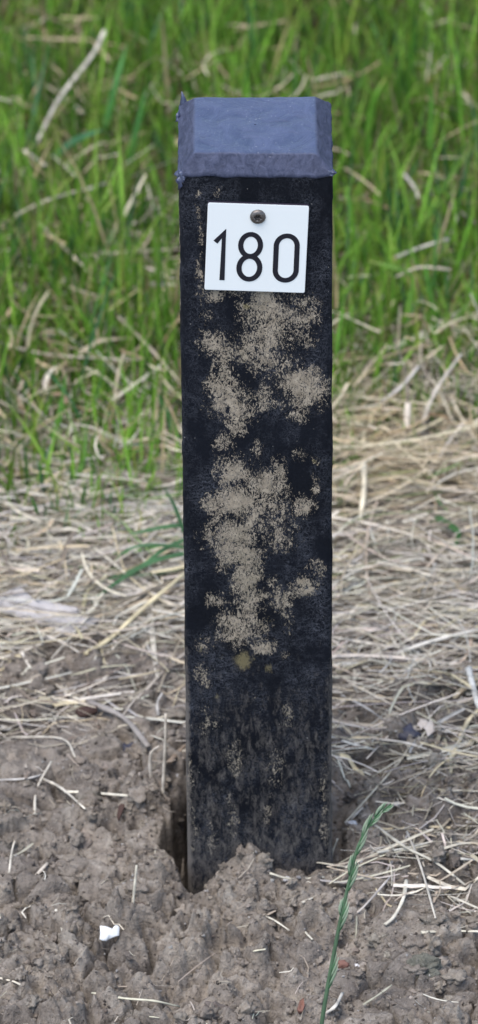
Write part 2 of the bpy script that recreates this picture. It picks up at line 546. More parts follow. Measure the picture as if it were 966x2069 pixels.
def shaft_extra(V):
    front = (V[:, 1] < -A + 0.003).astype(float)
    st = blob_field(V, STAINS, front)
    # other faces carry some mud of their own
    side = 0.75 * sstep(0.05, 0.25, fbm(V[:, 1] + V[:, 0] * 2, V[:, 2] * 0.6, 0.07, 421, 3)) * (1 - front)
    st = np.maximum(st, side * 0.8)
    grime = 0.40 * (1 - sstep(0.10, 0.24, V[:, 2])) + 0.18 * (1 - sstep(-0.01, 0.05, V[:, 2]))
    edge = sstep(A - 0.0035, A - 0.0008, np.abs(V[:, 0])) * np.where(V[:, 0] < 0, 0.42, 0.26)
    return {'stain': st, 'lichen': blob_field(V, YELLOW, front), 'grime': grime + edge * (1 - sstep(0.12, 0.30, V[:, 2]))}

post = empty('number_post', (0, 0, 0))
tag(post, 'square black recycled plastic post with chamfered top tinted by sky reflection and white 180 plate', 'post')

def build_post():
    ns, nc = 62, 4
    rings = []
    for z in np.concatenate([np.linspace(-0.30, -0.05, 10, endpoint=False), np.arange(-0.05, HT - 0.0022, 0.0019), [HT - 0.0022]]):
        R = square_ring(A, 0.0035, ns, nc)
        ang = np.arctan2(R[:, 1], R[:, 0])
        # slightly wavy faces and bruised edges
        arc = np.cumsum(np.ones(len(R))) * 0.0016
        zz = np.full(len(R), z)
        corner = np.exp(-((np.minimum(A - np.abs(R[:, 0]), 1) + np.minimum(A - np.abs(R[:, 1]), 1)) / 0.006) ** 2)
        d = 0.0006 * fbm(R[:, 0] * 1.3 + R[:, 1], zz + R[:, 1] * 2, 0.05, 431, 3) + corner * 0.0010 * fbm(R[:, 0] * 5 + R[:, 1] * 7, zz, 0.012, 441, 3)
        s = 1 + d / A
        rings.append(np.stack([R[:, 0] * s, R[:, 1] * s, zz], 1))
    link('shaft', rings_mesh('shaft', rings, SHAFT, shaft_extra), post)
    # cap: skirt lip, four chamfers, worn flat top
    rings = []
    prof = [(A - 0.004, HT - 0.0035), (A + 0.0003, HT - 0.0026), (A + 0.0006, HT - 0.0016), (A + 0.0004, HT - 0.0002), (A - 0.0003, HT + 0.0005)]
    for t in np.linspace(0.10, 0.93, 12):
        prof.append((A - CI * t, HT + CH * t))
    prof += [(A - CI - 0.0002, HT + CH - 0.0002), (A - CI - 0.0012, HT + CH + 0.0001)]
    for hf in np.linspace(A - CI - 0.003, 0.0005, 34):
        prof.append((hf, HT + CH + 0.0001))
    for k, (hf, z) in enumerate(prof):
        R = square_ring(hf, min(0.0035 if k < 5 else 0.0022, hf * 0.45), ns, nc)
        zz = np.full(len(R), z)
        zz = zz + 0.0014 * fbm(R[:, 0], R[:, 1], 0.030, 451, 4)
        lip = 1.0 if 1 <= k <= 5 else 0.15
        j = 0.0012 * lip * fbm(R[:, 0] * 1.2 + 0.3, R[:, 1] * 1.2, 0.012, 461, 3)
        zz = zz + j * (1 if k < 6 else 0)
        s = 1 + (0.0007 * lip * fbm(R[:, 0], R[:, 1], 0.008, 471, 3)) / max(hf, 0.004)
        rings.append(np.stack([R[:, 0] * s, R[:, 1] * s, zz], 1))
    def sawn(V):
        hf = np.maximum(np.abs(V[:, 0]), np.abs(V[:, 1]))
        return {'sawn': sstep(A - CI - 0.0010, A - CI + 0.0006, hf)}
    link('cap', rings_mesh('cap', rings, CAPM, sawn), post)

def lump(name, c, r, stretch, mat, parent, seed, rough=0.5, sub=3, freq=1.0):
    bm = bmesh.new()
    bmesh.ops.create_icosphere(bm, subdivisions=sub, radius=1.0)
    rg = np.random.default_rng(seed)
    off = rg.random(3) * 50
    from mathutils import noise
    for v in bm.verts:
        p = v.co.copy()
        n = noise.fractal((p * 1.3 * freq + Vector(off)), 1.0, 2.0, 4)
        p *= 1 + rough * n
        v.co = Vector((p.x * stretch[0], p.y * stretch[1], p.z * stretch[2])) * r
    return bm_obj(name, bm, mat, parent, Vector(c))

def spike(name, pts, radii, mat, parent, seg=6, aspect=0.55):
    V, F = tube_np(np.array(pts, float), np.array(radii, float), seg, aspect)
    return link(name, np_mesh(name, V, F, mat), parent)

def tube_np(P, rad, seg=6, aspect=1.0):
    n = len(P)
    T = np.gradient(P, axis=0)
    T /= np.linalg.norm(T, axis=1)[:, None] + 1e-12
    ref = np.array([0, 0, 1.0]) if abs(T[0][2]) < 0.8 else np.array([0, 1.0, 0])
    S = np.cross(T, ref)
    S /= np.linalg.norm(S, axis=1)[:, None] + 1e-12
    B = np.cross(S, T)
    a = np.linspace(0, 2 * math.pi, seg, endpoint=False)
    V = (P[:, None, :] + rad[:, None, None] * (np.cos(a)[None, :, None] * S[:, None, :] + aspect * np.sin(a)[None, :, None] * B[:, None, :])).reshape(-1, 3)
    i = (np.arange(n - 1)[:, None] * seg + np.arange(seg)[None, :]).ravel()
    j = (np.arange(n - 1)[:, None] * seg + (np.arange(seg)[None, :] + 1) % seg).ravel()
    F = np.stack([i, j, j + seg, i + seg], 1)
    c0, c1 = len(V), len(V) + 1
    V = np.concatenate([V, P[:1], P[-1:]], 0)
    k = np.arange(seg)
    k2 = (k + 1) % seg
    e0 = np.stack([k2, k, np.full(seg, c0), np.full(seg, c0)], 1)
    b = (n - 1) * seg
    e1 = np.stack([b + k, b + k2, np.full(seg, c1), np.full(seg, c1)], 1)
    # triangles written as quads would be degenerate: split the cap fans into quads over the seg pairs
    caps = []
    for s0, cc, fl in ((0, c0, True), (b, c1, False)):
        for q in range(0, seg, 2):
            f = [s0 + q, s0 + (q + 1) % seg, s0 + (q + 2) % seg, cc]
            caps.append(f[::-1] if fl else f)
    F = np.concatenate([F, np.array(caps)], 0)
    return V, F

build_post()
# melted plastic burrs on three corners of the cap
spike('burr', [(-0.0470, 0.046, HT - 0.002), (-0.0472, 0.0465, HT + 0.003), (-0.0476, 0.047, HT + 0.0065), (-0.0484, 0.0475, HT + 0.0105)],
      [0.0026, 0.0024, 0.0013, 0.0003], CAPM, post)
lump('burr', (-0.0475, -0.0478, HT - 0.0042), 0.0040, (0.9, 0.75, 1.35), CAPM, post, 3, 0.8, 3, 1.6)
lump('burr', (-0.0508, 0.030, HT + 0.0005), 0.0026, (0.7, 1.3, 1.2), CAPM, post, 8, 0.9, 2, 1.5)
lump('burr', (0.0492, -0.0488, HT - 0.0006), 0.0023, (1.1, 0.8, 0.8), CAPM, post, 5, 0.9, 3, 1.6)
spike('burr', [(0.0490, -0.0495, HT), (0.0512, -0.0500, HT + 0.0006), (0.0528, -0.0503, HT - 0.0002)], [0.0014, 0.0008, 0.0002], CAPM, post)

# number plate: built flat in its own frame (x right, z up, y = depth), then turned and screwed to the shaft
crn = [on_y(a, b, -A) for a, b in ((419, 405), (626, 411.5), (615.5, 589), (413, 582))]
pc = sum(crn) / 4
xa = (crn[1] - crn[0]) + (crn[2] - crn[3])
PWID = float(np.linalg.norm(xa)) / 2
PHEI = float(np.linalg.norm((crn[0] - crn[3]) + (crn[1] - crn[2]))) / 2
tilt = math.atan2(xa[2], xa[0])
PT = 0.0022

def uv_from_crop(cx, cy):
    TL, TR, BR, BL = map(np.array, ((80., 60.), (908., 90.), (866., 805.), (50., 772.)))
    u, v = .5, .5
    for _ in range(12):
        p = (TL * (1 - u) + TR * u) * (1 - v) + (BL * (1 - u) + BR * u) * v
        du = (TR - TL) * (1 - v) + (BR - BL) * v
        dv = (BL - TL) * (1 - u) + (BR - TR) * u
        s = np.linalg.solve(np.array([du, dv]).T, np.array([cx, cy]) - p)
        u, v = u + s[0], v + s[1]
    return np.array([(u - .5) * PWID, (.5 - v) * PHEI])

def build_plate():
    bm = bmesh.new()
    r = 0.0012
    out = []
    for sx, sz, a0 in ((1, 1, 0), (-1, 1, 90), (-1, -1, 180), (1, -1, 270)):
        for a in (0, 30, 60, 90):
            t = math.radians(a0 + a)
            out.append((sx * (PWID / 2 - r) + r * math.cos(t), sz * (PHEI / 2 - r) + r * math.sin(t)))
    def ring(off, y):
        vs = []
        for x, z in out:
            vs.append(bm.verts.new((x * (1 - off / (PWID / 2)), y, z * (1 - off / (PHEI / 2)))))
        return vs
    back, mid, fr, fin = ring(0, 0.0), ring(0, -PT + 0.0004), ring(0.00025, -PT + 0.0001), ring(0.0006, -PT)
    n = len(out)
    for a, b, mi in ((back, mid, 1), (mid, fr, 1), (fr, fin, 0)):
        for k in range(n):
            f = bm.faces.new((a[k], a[(k + 1) % n], b[(k + 1) % n], b[k]))
            f.material_index = mi
    bm.faces.new(fin).material_index = 0
    bm.faces.new(back[::-1]).material_index = 1
    bmesh.ops.recalc_face_normals(bm, faces=bm.faces)
    o = bm_obj('number_plate', bm, [WHITE, EDGE], post, smooth=False)
    o.location = (pc[0], -A - 0.0004, pc[2])
    o.rotation_euler = (0, -tilt, 0)
    return o
plate = build_plate()

def stroke(name, pts, width, closed, parent, rise=0.00022):
    P = np.array(pts)
    n = len(P)
    if closed:
        T = np.roll(P, -1, 0) - np.roll(P, 1, 0)
    else:
        T = np.gradient(P, axis=0)
    T /= np.linalg.norm(T, axis=1)[:, None]
    N = np.stack([-T[:, 1], T[:, 0]], 1)
    if not closed and n > 2:                                  # mitre at the corner of an open stroke
        for k in range(1, n - 1):
            a = (P[k] - P[k - 1]) / np.linalg.norm(P[k] - P[k - 1])
            b = (P[k + 1] - P[k]) / np.linalg.norm(P[k + 1] - P[k])
            m = a + b
            m /= np.linalg.norm(m)
            mn = np.array([-m[1], m[0]])
            N[k] = mn / max(0.45, abs(mn @ np.array([-a[1], a[0]])))
    y0, y1 = -PT + 0.0001, -PT - rise
    bm = bmesh.new()
    L = [bm.verts.new((p[0], y1, p[1])) for p in P + N * width / 2]
    Rr = [bm.verts.new((p[0], y1, p[1])) for p in P - N * width / 2]
    L0 = [bm.verts.new((p[0], y0, p[1])) for p in P + N * width / 2]
    R0 = [bm.verts.new((p[0], y0, p[1])) for p in P - N * width / 2]
    for k in range(n if closed else n - 1):
        q = (k + 1) % n
        bm.faces.new((L[k], L[q], Rr[q], Rr[k]))
        bm.faces.new((L0[k], L0[q], L[q], L[k]))
        bm.faces.new((Rr[k], Rr[q], R0[q], R0[k]))
    if not closed:
        bm.faces.new((L[0], Rr[0], R0[0], L0[0]))
        bm.faces.new((L[-1], L0[-1], R0[-1], Rr[-1]))
    return bm

def join_bm(name, bms, parent, mat):
    tmp = bmesh.new()
    for b in bms:
        me = bpy.data.meshes.new('tmp')
        b.to_mesh(me)
        b.free()
        tmp.from_mesh(me)
        bpy.data.meshes.remove(me)
    bmesh.ops.recalc_face_normals(tmp, faces=tmp.faces)
    return bm_obj(name, tmp, mat, parent, smooth=False)

def conv(l):
    return [uv_from_crop(*p) for p in l]
SW = 43.0 / 828 * PWID
def ell(cx, cy, rx, ry, n=40, skew=0.03):
    return [(cx + rx * math.cos(t) - skew * ry * math.sin(t), cy + ry * math.sin(t)) for t in np.linspace(0, 2 * math.pi, n, endpoint=False)]
join_bm('numeral', [stroke('one', conv([(143, 381), (213, 312), (195, 691)]), SW * 0.98, False, plate)], plate, INK)
join_bm('numeral', [stroke('a', conv(ell(428, 409, 80, 89)), SW, True, plate), stroke('b', conv(ell(417, 592, 84, 93)), SW, True, plate, 0.00027)], plate, INK)
zero = []
for t in np.linspace(0, 2 * math.pi, 56, endpoint=False):
    c, s = math.cos(t), math.sin(t)
    yy = 515 + (97 if s > 0 else -97) + 84 * s
    zero.append((716 + 85 * c - 0.047 * (yy - 515), yy))
join_bm('numeral', [stroke('z', conv(zero), SW, True, plate)], plate, INK)

def build_screw():
    c = uv_from_crop(488, 177)
    r = 64.0 / 828 * PWID
    bm = bmesh.new()
    n = 36
    rows = []
    star = lambda k, a: a * (0.40 + 0.085 * math.cos(6 * 2 * math.pi * k / n + 0.4))
    for rr, y in ((1.0, 0.0), (1.0, 0.0006), (0.93, 0.0013), (0.80, 0.0018), (0.60, 0.0022)):
        rows.append([bm.verts.new((r * rr * math.cos(2 * math.pi * k / n), -PT - y, r * rr * math.sin(2 * math.pi * k / n))) for k in range(n)])
    rows.append([bm.verts.new((star(k, r) * math.cos(2 * math.pi * k / n), -PT - 0.0023, star(k, r) * math.sin(2 * math.pi * k / n))) for k in range(n)])
    rows.append([bm.verts.new((star(k, r) * .92 * math.cos(2 * math.pi * k / n), -PT - 0.0009, star(k, r) * .92 * math.sin(2 * math.pi * k / n))) for k in range(n)])
    for ri, (a, b) in enumerate(zip(rows, rows[1:])):
        for k in range(n):
            f = bm.faces.new((a[k], a[(k + 1) % n], b[(k + 1) % n], b[k]))
            f.material_index = 1 if ri == 5 else 0
    f = bm.faces.new(rows[-1])
    f.material_index = 1
    # bright pin and burred metal in the recess
    for a in range(5):
        t = a * 2 * math.pi / 5 + 0.5
        g = bmesh.ops.create_icosphere(bm, subdivisions=1, radius=r * 0.09)
        for v in g['verts']:
            v.co += Vector((r * 0.25 * math.cos(t), -PT - 0.0013, r * 0.25 * math.sin(t)))
    bmesh.ops.recalc_face_normals(bm, faces=bm.faces)
    o = bm_obj('screw', bm, [STEEL, RECESS], plate)
    o.location = (c[0], 0, c[1])
build_screw()

# ------------------------------------------------------------------ strands in bulk
def strands_mesh(name, P, S, Wd, tint, mat, fold=0.25):
    """P (N,K,3) centre lines, S (N,K,3) unit side vectors, Wd (N,K) widths, tint (N,K,3)"""
    N, K, _ = P.shape
    T = np.gradient(P, axis=1)
    T /= np.linalg.norm(T, axis=2)[..., None] + 1e-12
    Nn = np.cross(T, S)
    half = S * (Wd * 0.5)[..., None]
    V = np.stack([P - half + Nn * (Wd * fold)[..., None], P, P + half + Nn * (Wd * fold)[..., None]], 2).reshape(-1, 3)
    tt = np.repeat(tint[:, :, None, :], 3, 2).reshape(-1, 3)
    base = (np.arange(N)[:, None] * K + np.arange(K - 1)[None, :]) * 3
    f1 = np.stack([base, base + 1, base + 4, base + 3], -1).reshape(-1, 4)
    f2 = np.stack([base + 1, base + 2, base + 5, base + 4], -1).reshape(-1, 4)
    return np_mesh(name, V, np.concatenate([f1, f2], 0), mat, tint=tt)

def hsv_mix(n, cols, wts, rng, jit=0.18, hue=0.025):
    c = np.array(cols)[rng.choice(len(cols), n, p=np.array(wts) / sum(wts))]
    return np.clip(c * (1 + jit * rng.standard_normal((n, 1))) * (1 + hue * rng.standard_normal((n, 3))), 0.004, 0.9)

def inside_post(x, y, m=0.004):
    return (np.abs(x) < A + m) & (np.abs(y) < A + m)

GREEN = [(0.120, 0.255, 0.030), (0.180, 0.355, 0.042), (0.260, 0.455, 0.065), (0.060, 0.150, 0.032), (0.070, 0.190, 0.075), (0.30, 0.39, 0.070), (0.40, 0.32, 0.17)]
GWT = [3, 4, 3, 1.8, 0.8, 1.0, 1.2]
TAN = [(0.44, 0.38, 0.26), (0.52, 0.46, 0.34), (0.38, 0.30, 0.18), (0.28, 0.21, 0.12), (0.60, 0.54, 0.43)]

def grass_rows(x, y, L, Wm, a0, bend, phi, K, rng, tw=0.5):
    n = len(x)
    t = np.linspace(0, 1, K)[None, :]
    ang = a0[:, None] + bend[:, None] * t ** 1.7
    ds = L[:, None] / (K - 1)
    dh = np.sin(ang) * ds
    dz = np.cos(ang) * ds
    hcum = np.concatenate([np.zeros((n, 1)), np.cumsum(dh[:, :-1], 1)], 1)
    zcum = np.concatenate([np.zeros((n, 1)), np.cumsum(dz[:, :-1], 1)], 1)
    P = np.stack([x[:, None] + hcum * np.cos(phi)[:, None], y[:, None] + hcum * np.sin(phi)[:, None], height(x, y)[:, None] - 0.004 + zcum], 2)
    sa = phi[:, None] + math.pi / 2 + (rng.uniform(-tw, tw, n))[:, None] * (0.6 + t)
    S = np.stack([np.cos(sa), np.sin(sa), np.zeros_like(sa)], 2)
    Wd = Wm[:, None] * np.clip(1.02 - t ** 2.6, 0.03, 1) * (0.7 + 0.3 * np.clip(t * 4, 0, 1))
    return P, S, Wd

def lawn_edge(x):
    return 0.405 + 0.08 * fbm(x, x * 0 + 0.3, 0.12, 501, 3) + 0.085 * sstep(0.03, 0.10, x)

def build_lawn():
    rng = np.random.default_rng(21)
    n = 84000
    x = rng.uniform(-0.75, 0.75, n)
    y = rng.uniform(0.36, 2.5, n)
    e = y - lawn_edge(x)
    clump = fbm(x, y, 0.07, 511, 3)
    keep = rng.random(n) < np.clip(sstep(-0.08, 0.17, e) * 0.93 + 0.005, 0, 1) * np.clip(0.92 + 0.9 * clump, 0.45, 1)
    x, y, e, clump = x[keep], y[keep], e[keep], clump[keep]
    n = len(x)
    grow = sstep(-0.05, 0.35, e)
    L = (0.021 + 0.031 * grow) * np.exp(0.38 * rng.standard_normal(n)) * (1 + 0.5 * clump)
    L = np.clip(L, 0.012, 0.15)
    Wm = rng.uniform(0.0013, 0.0040, n) * (0.75 + 0.25 * grow)
    a0 = np.abs(rng.normal(0.18, 0.40, n))
    bend = np.abs(rng.normal(0.35, 0.45, n))
    phi = rng.uniform(0, 2 * math.pi, n)
    K = 5
    P, S, Wd = grass_rows(x, y, L, Wm, a0, bend, phi, K, rng)
    c = hsv_mix(n, GREEN, GWT, rng, 0.20, 0.05)
    c = 0.98 * c * (1 + 0.5 * fbm(x, y, 0.11, 521, 2))[:, None]
    t = np.linspace(0, 1, K)[None, :, None]
    sheath = np.array([0.20, 0.20, 0.085])
    tip = np.array([0.30, 0.24, 0.10])
    wb = np.clip(0.55 - t * 1.9, 0, 1) * rng.uniform(0.2, 1, (n, 1, 1))
    wtip = np.clip((t - 0.8) * 5, 0, 1) * (rng.random((n, 1, 1)) < 0.30)
    tint = c[:, None, :] * (1 - wb) + sheath * wb
    tint = tint * (1 - wtip) + tip * wtip
    me = strands_mesh('lawn_grass', P, S, Wd, tint, GRASS)
    tag(link('lawn_grass', me), 'green lawn grass growing thickly behind the post', 'grass', kind='stuff')
    # coarser lawn beyond and beside the view
    n = 10000
    x = rng.uniform(-3.5, 3.5, n)
    y = rng.uniform(0.5, 6.0, n)
    k = ((np.abs(x) > 0.74) | (y > 2.48)) & (y > lawn_edge(x) - 0.02)
    x, y = x[k], y[k]
    n = len(x)
    P, S, Wd = grass_rows(x, y, rng.uniform(0.05, 0.12, n), rng.uniform(0.006, 0.012, n), np.abs(rng.normal(0.2, 0.3, n)), np.abs(rng.normal(0.5, 0.4, n)), rng.uniform(0, 6.28, n), 4, rng)
    tint = np.repeat(hsv_mix(n, GREEN, GWT, rng)[:, None, :], 4, 1)
    tag(link('lawn_grass', strands_mesh('lawn_grass', P, S, Wd, tint, GRASS)), 'green lawn grass spreading away to the sides and beyond', 'grass', kind='stuff')

def straw_rows(x, y, L, Wm, phi, e0, lift, K, rng, curl=0.5, kinkp=0.35, keep_up=0.0008):
    n = len(x)
    t = np.linspace(0, 1, K)[None, :]
    kink = (rng.random(n) < kinkp) * rng.normal(0, 0.7, n)
    kt = rng.uniform(0.25, 0.8, n)
    a = phi[:, None] + (rng.normal(0, curl, n))[:, None] * (t - 0.5) + kink[:, None] * (t > kt[:, None])
    ev = e0[:, None] + (rng.normal(0, 0.25, n))[:, None] * (t - 0.5)
    ds = (L / (K - 1))[:, None]
    dx, dy, dz = np.cos(a) * np.cos(ev) * ds, np.sin(a) * np.cos(ev) * ds, np.sin(ev) * ds
    z0 = np.zeros((n, 1))
    cx = np.concatenate([z0, np.cumsum(dx[:, :-1], 1)], 1)
    cy = np.concatenate([z0, np.cumsum(dy[:, :-1], 1)], 1)
    cz = np.concatenate([z0, np.cumsum(dz[:, :-1], 1)], 1)
    m = K // 2
    X = x[:, None] + cx - cx[:, m:m + 1]
    Y = y[:, None] + cy - cy[:, m:m + 1]
    g = height(X.ravel(), Y.ravel()).reshape(X.shape)
    Zc = height(x, y)[:, None] + lift[:, None] + cz - cz[:, m:m + 1]
    Z = np.maximum(Zc, g + keep_up + Wm[:, None] * 0.25)
    bad = inside_post(X, Y).any(1)
    # roll the ribbon about its own axis
    ro = rng.normal(0, 0.5, n)[:, None]
    S = np.stack([-np.sin(a) * np.cos(ro), np.cos(a) * np.cos(ro), np.sin(ro) + a * 0], 2)
    P = np.stack([X, Y, Z], 2)
    Wd = Wm[:, None] * np.clip(1.0 - 0.5 * np.abs(t - 0.4) ** 1.5 * 2, 0.2, 1)
    return P[~bad], S[~bad], Wd[~bad], ~bad

def straw_density(x, y):
    n = fbm(x, y, 0.07, 531, 3)
    left = sstep(0.11, 0.31, y + 0.10 * n) * (1 - 0.80 * sstep(0.50, 0.68, y))
    right = sstep(-0.03, 0.19, y + 0.11 * n) * (1 - 0.85 * sstep(0.55, 0.72, y))
    k = sstep(-0.02, 0.05, x)
    d = left * (1 - k) + right * k
    d = d * np.clip(0.80 + 1.3 * n, 0.12, 1.3)
    far_right = sstep(0.035, 0.12, x) * sstep(-0.16, -0.04, y) * (1 - sstep(0.1, 0.2, y)) * 0.34
    return np.maximum(d, far_right)

def build_straw():
    rng = np.random.default_rng(33)
    n = 38000
    x = rng.uniform(-0.45, 0.45, n)
    y = rng.uniform(-0.15, 0.95, n)
    k = rng.random(n) < straw_density(x, y)
    x, y = x[k], y[k]
    n = len(x)
    thick = straw_density(x, y)
    L = np.clip(0.062 * np.exp(0.5 * rng.standard_normal(n)), 0.015, 0.17)
    Wm = np.clip(0.00108 * np.exp(0.45 * rng.standard_normal(n)), 0.0005, 0.0036)
    Wm = np.where(rng.random(n) < 0.05, Wm * 2.3, Wm)          # flattened leaf sheaths among the stems
    L = np.where(rng.random(n) < 0.35, L * 0.45, L)            # broken bits
    phi = rng.normal(0.12, 0.62, n) + math.pi * (rng.random(n) < 0.5)
    tang = sstep(0.42, 0.6, y)                                    # more tangled towards the lawn
    phi = phi + tang * rng.normal(0, 0.8, n)
    e0 = rng.normal(0, 0.05, n) + tang * rng.normal(0, 0.22, n)
    mound = 0.022 * np.exp(-(((x - 0.10) / 0.07) ** 2 + ((y - 0.50) / 0.10) ** 2)) + 0.008 * np.exp(-((y - 0.4) / 0.16) ** 2)
    lift = rng.random(n) ** 1.4 * (0.0065 * np.clip(thick, 0, 1) + mound) + 0.0005
    K = 7
    P, S, Wd, ok = straw_rows(x, y, L, Wm, phi, e0, lift, K, rng)
    c = hsv_mix(n, [(0.53, 0.475, 0.375), (0.64, 0.59, 0.495), (0.40, 0.345, 0.265), (0.58, 0.49, 0.325), (0.22, 0.18, 0.135), (0.50, 0.465, 0.41)],
                [4, 3.5, 2.4, 1.8, 1.5, 2.2], rng, 0.13)
    grn = (rng.random(n) < 0.10 * sstep(0.30, 0.50, y))[:, None]
    c = np.where(grn, hsv_mix(n, [(0.10, 0.20, 0.05), (0.17, 0.24, 0.08), (0.20, 0.22, 0.10)], [1, 1, 1], rng), c)
    warm = np.exp(-(((x - 0.10) / 0.08) ** 2 + ((y - 0.52) / 0.12) ** 2))[:, None]
    c = (c * (1 + warm * np.array([0.06, -0.02, -0.20])))[ok]
    tint = np.repeat(c[:, None, :], K, 1)
    me = strands_mesh('straw_litter', P, S, Wd, tint, STRAW)
    tag(link('straw_litter', me), 'pale dry mown straw matted over the soil around the post', 'straw', kind='stuff')
    # thatch lying through the lawn
    n = 14500
    x = rng.uniform(-0.75, 0.75, n)
    y = rng.uniform(0.48, 2.4, n)
    n2 = fbm(x, y, 0.09, 541, 3)
    k = rng.random(n) < np.clip(0.42 + 1.6 * n2 + 0.35 * (1 - sstep(0.6, 0.85, y)), 0.08, 1) * sstep(-0.06, 0.06, y - lawn_edge(x) + 0.03)
    x, y = x[k], y[k]
    n = len(x)
    L = np.clip(0.038 * np.exp(0.45 * rng.standard_normal(n)), 0.012, 0.10)
    Wm = np.clip(0.0020 * np.exp(0.4 * rng.standard_normal(n)), 0.0008, 0.005)
    P, S, Wd, ok = straw_rows(x, y, L, Wm, rng.uniform(0, 6.28, n), rng.normal(0.12, 0.40, n), 0.003 + 0.040 * rng.random(n) ** 1.2, 6, rng, 0.7)
    c = hsv_mix(n, TAN, [3, 2, 3, 3, 1], rng, 0.2)[ok]
    tag(link('dry_thatch', strands_mesh('dry_thatch', P, S, Wd, np.repeat(c[:, None, :], 6, 1), STRAW)), 'brown and tan dead stems lying through the lawn', 'thatch', kind='stuff')
    # thin chaff on the bare soil
    n = 1500
    x = rng.uniform(-0.3, 0.3, n)
    y = rng.uniform(-0.34, 0.25, n)
    k = rng.random(n) < (0.30 + 0.55 * sstep(-0.02, 0.12, x) * sstep(-0.2, -0.05, y))
    x, y = x[k], y[k]
    n = len(x)
    L = np.clip(0.013 * np.exp(0.65 * rng.standard_normal(n)), 0.005, 0.07)
    Wm = np.clip(0.0008 * np.exp(0.35 * rng.standard_normal(n)), 0.0004, 0.002)
    P, S, Wd, ok = straw_rows(x, y, L, Wm, rng.uniform(0, 6.28, n), rng.normal(0, 0.1, n), 0.001 + 0.003 * rng.random(n), 6, rng, 0.5)
    c = hsv_mix(n, [(0.48, 0.43, 0.35), (0.34, 0.29, 0.23), (0.60, 0.56, 0.48), (0.10, 0.075, 0.055)], [3, 2.5, 1.2, 2], rng, 0.15)[ok]
    tag(link('straw_chaff', strands_mesh('straw_chaff', P, S, Wd, np.repeat(c[:, None, :], 6, 1), STRAW)), 'thin bits of chaff strewn over the bare soil', 'straw', kind='stuff')

def build_crumbs():
    rng = np.random.default_rng(44)
    from mathutils import noise
    protos = []
    for k in range(14):
        bm = bmesh.new()
        bmesh.ops.create_icosphere(bm, subdivisions=3 if k < 7 else 2, radius=1.0)
        off = Vector(rng.random(3) * 60)
        st = Vector(rng.uniform(0.7, 1.3, 3))
        for v in bm.verts:
            nn = noise.fractal(v.co * 1.9 + off, 0.8, 2.1, 4)
            cell = noise.voronoi(v.co * 1.4 + off)[0][0]
            v.co = v.co * (0.85 + 0.62 * nn + 0.45 * (0.5 - cell))
            v.co = Vector((v.co.x * st.x, v.co.y * st.y, v.co.z * st.z * 0.8))
        bm.verts.ensure_lookup_table()
        protos.append((np.array([v.co[:] for v in bm.verts]), np.array([[v.index for v in f.verts] for f in bm.faces])))
        bm.free()
    n = 5500
    x = rng.uniform(-0.26, 0.26, n)
    y = rng.uniform(-0.34, 0.22, n)
    patch = fbm(x, y, 0.09, 551, 3)
    patch = patch + 0.5 * np.exp(-((np.hypot(np.clip(np.abs(x) - 0.05, 0, 1), np.clip(np.abs(y) - 0.05, 0, 1))) / 0.03) ** 2)
    k = (rng.random(n) < soil_weight(x, y) * np.clip(0.5 + 2.0 * patch, 0.08, 1)) & ~inside_post(x, y, 0.004)
    k &= ~((np.abs(x + 0.0545) < 0.008) & (y > -0.066) & (y < 0.02))
    x, y = x[k], y[k]
    z = height(x, y)
    V, F, T, o = [], [], [], 0
    cols = hsv_mix(len(x), [(0.310, 0.265, 0.220), (0.355, 0.307, 0.257), (0.175, 0.150, 0.130)], [3, 3, 1], rng, 0.06, 0.008)
    for i in range(len(x)):
        r = float(np.clip(0.0022 * math.exp(0.60 * rng.standard_normal()), 0.001, 0.0085))
        pv, pf = protos[rng.integers(0, 7) if r > 0.0032 else rng.integers(7, 14)]
        a = rng.uniform(0, 6.28)
        c, s = math.cos(a), math.sin(a)
        q = pv * r
        q = np.stack([q[:, 0] * c - q[:, 1] * s, q[:, 0] * s + q[:, 1] * c, q[:, 2]], 1) + np.array([x[i], y[i], z[i] + r * rng.uniform(-0.55, 0.10)])
        V.append(q)
        F.append(pf + o)
        T.append(np.repeat(cols[i][None], len(q), 0))
        o += len(q)
    bm = bmesh.new()
    bmesh.ops.create_icosphere(bm, subdivisions=1, radius=1.0)
    gv = np.array([v.co[:] for v in bm.verts])
    gf = np.array([[v.index for v in f.verts] for f in bm.faces])
    bm.free()
    m = 5200
    gx, gy = rng.uniform(-0.22, 0.22, m), rng.uniform(-0.33, 0.30, m)
    kk = (rng.random(m) < soil_weight(gx, gy)) & ~inside_post(gx, gy, 0.002)
    gx, gy = gx[kk], gy[kk]
    gz = height(gx, gy)
    gc = hsv_mix(len(gx), [(0.38, 0.33, 0.28), (0.25, 0.21, 0.17), (0.09, 0.075, 0.065), (0.46, 0.44, 0.42)], [3, 3, 2.5, 0.7], rng, 0.1, 0.01)
    gr = np.clip(0.0008 * np.exp(0.35 * rng.standard_normal(len(gx))), 0.0004, 0.0019)
    q = (gv[None] * (1 + 0.35 * rng.standard_normal((len(gx), len(gv), 1)))) * gr[:, None, None] * rng.uniform(0.7, 1.4, (len(gx), 1, 3)) + np.stack([gx, gy, gz + gr * 0.2], 1)[:, None, :]
    V.append(q.reshape(-1, 3))
    F.append((gf[None] + (np.arange(len(gx)) * len(gv))[:, None, None]).reshape(-1, 3) + o)
    T.append(np.repeat(gc, len(gv), 0))
    me = np_mesh('soil_crumbs', np.concatenate(V), np.concatenate(F), CRUMB, tint=np.concatenate(T))
    tag(link('soil_crumbs', me), 'crumbly lumps of dry clay soil strewn around the foot of the post', 'soil', kind='stuff')

build_lawn()
build_straw()
build_crumbs()

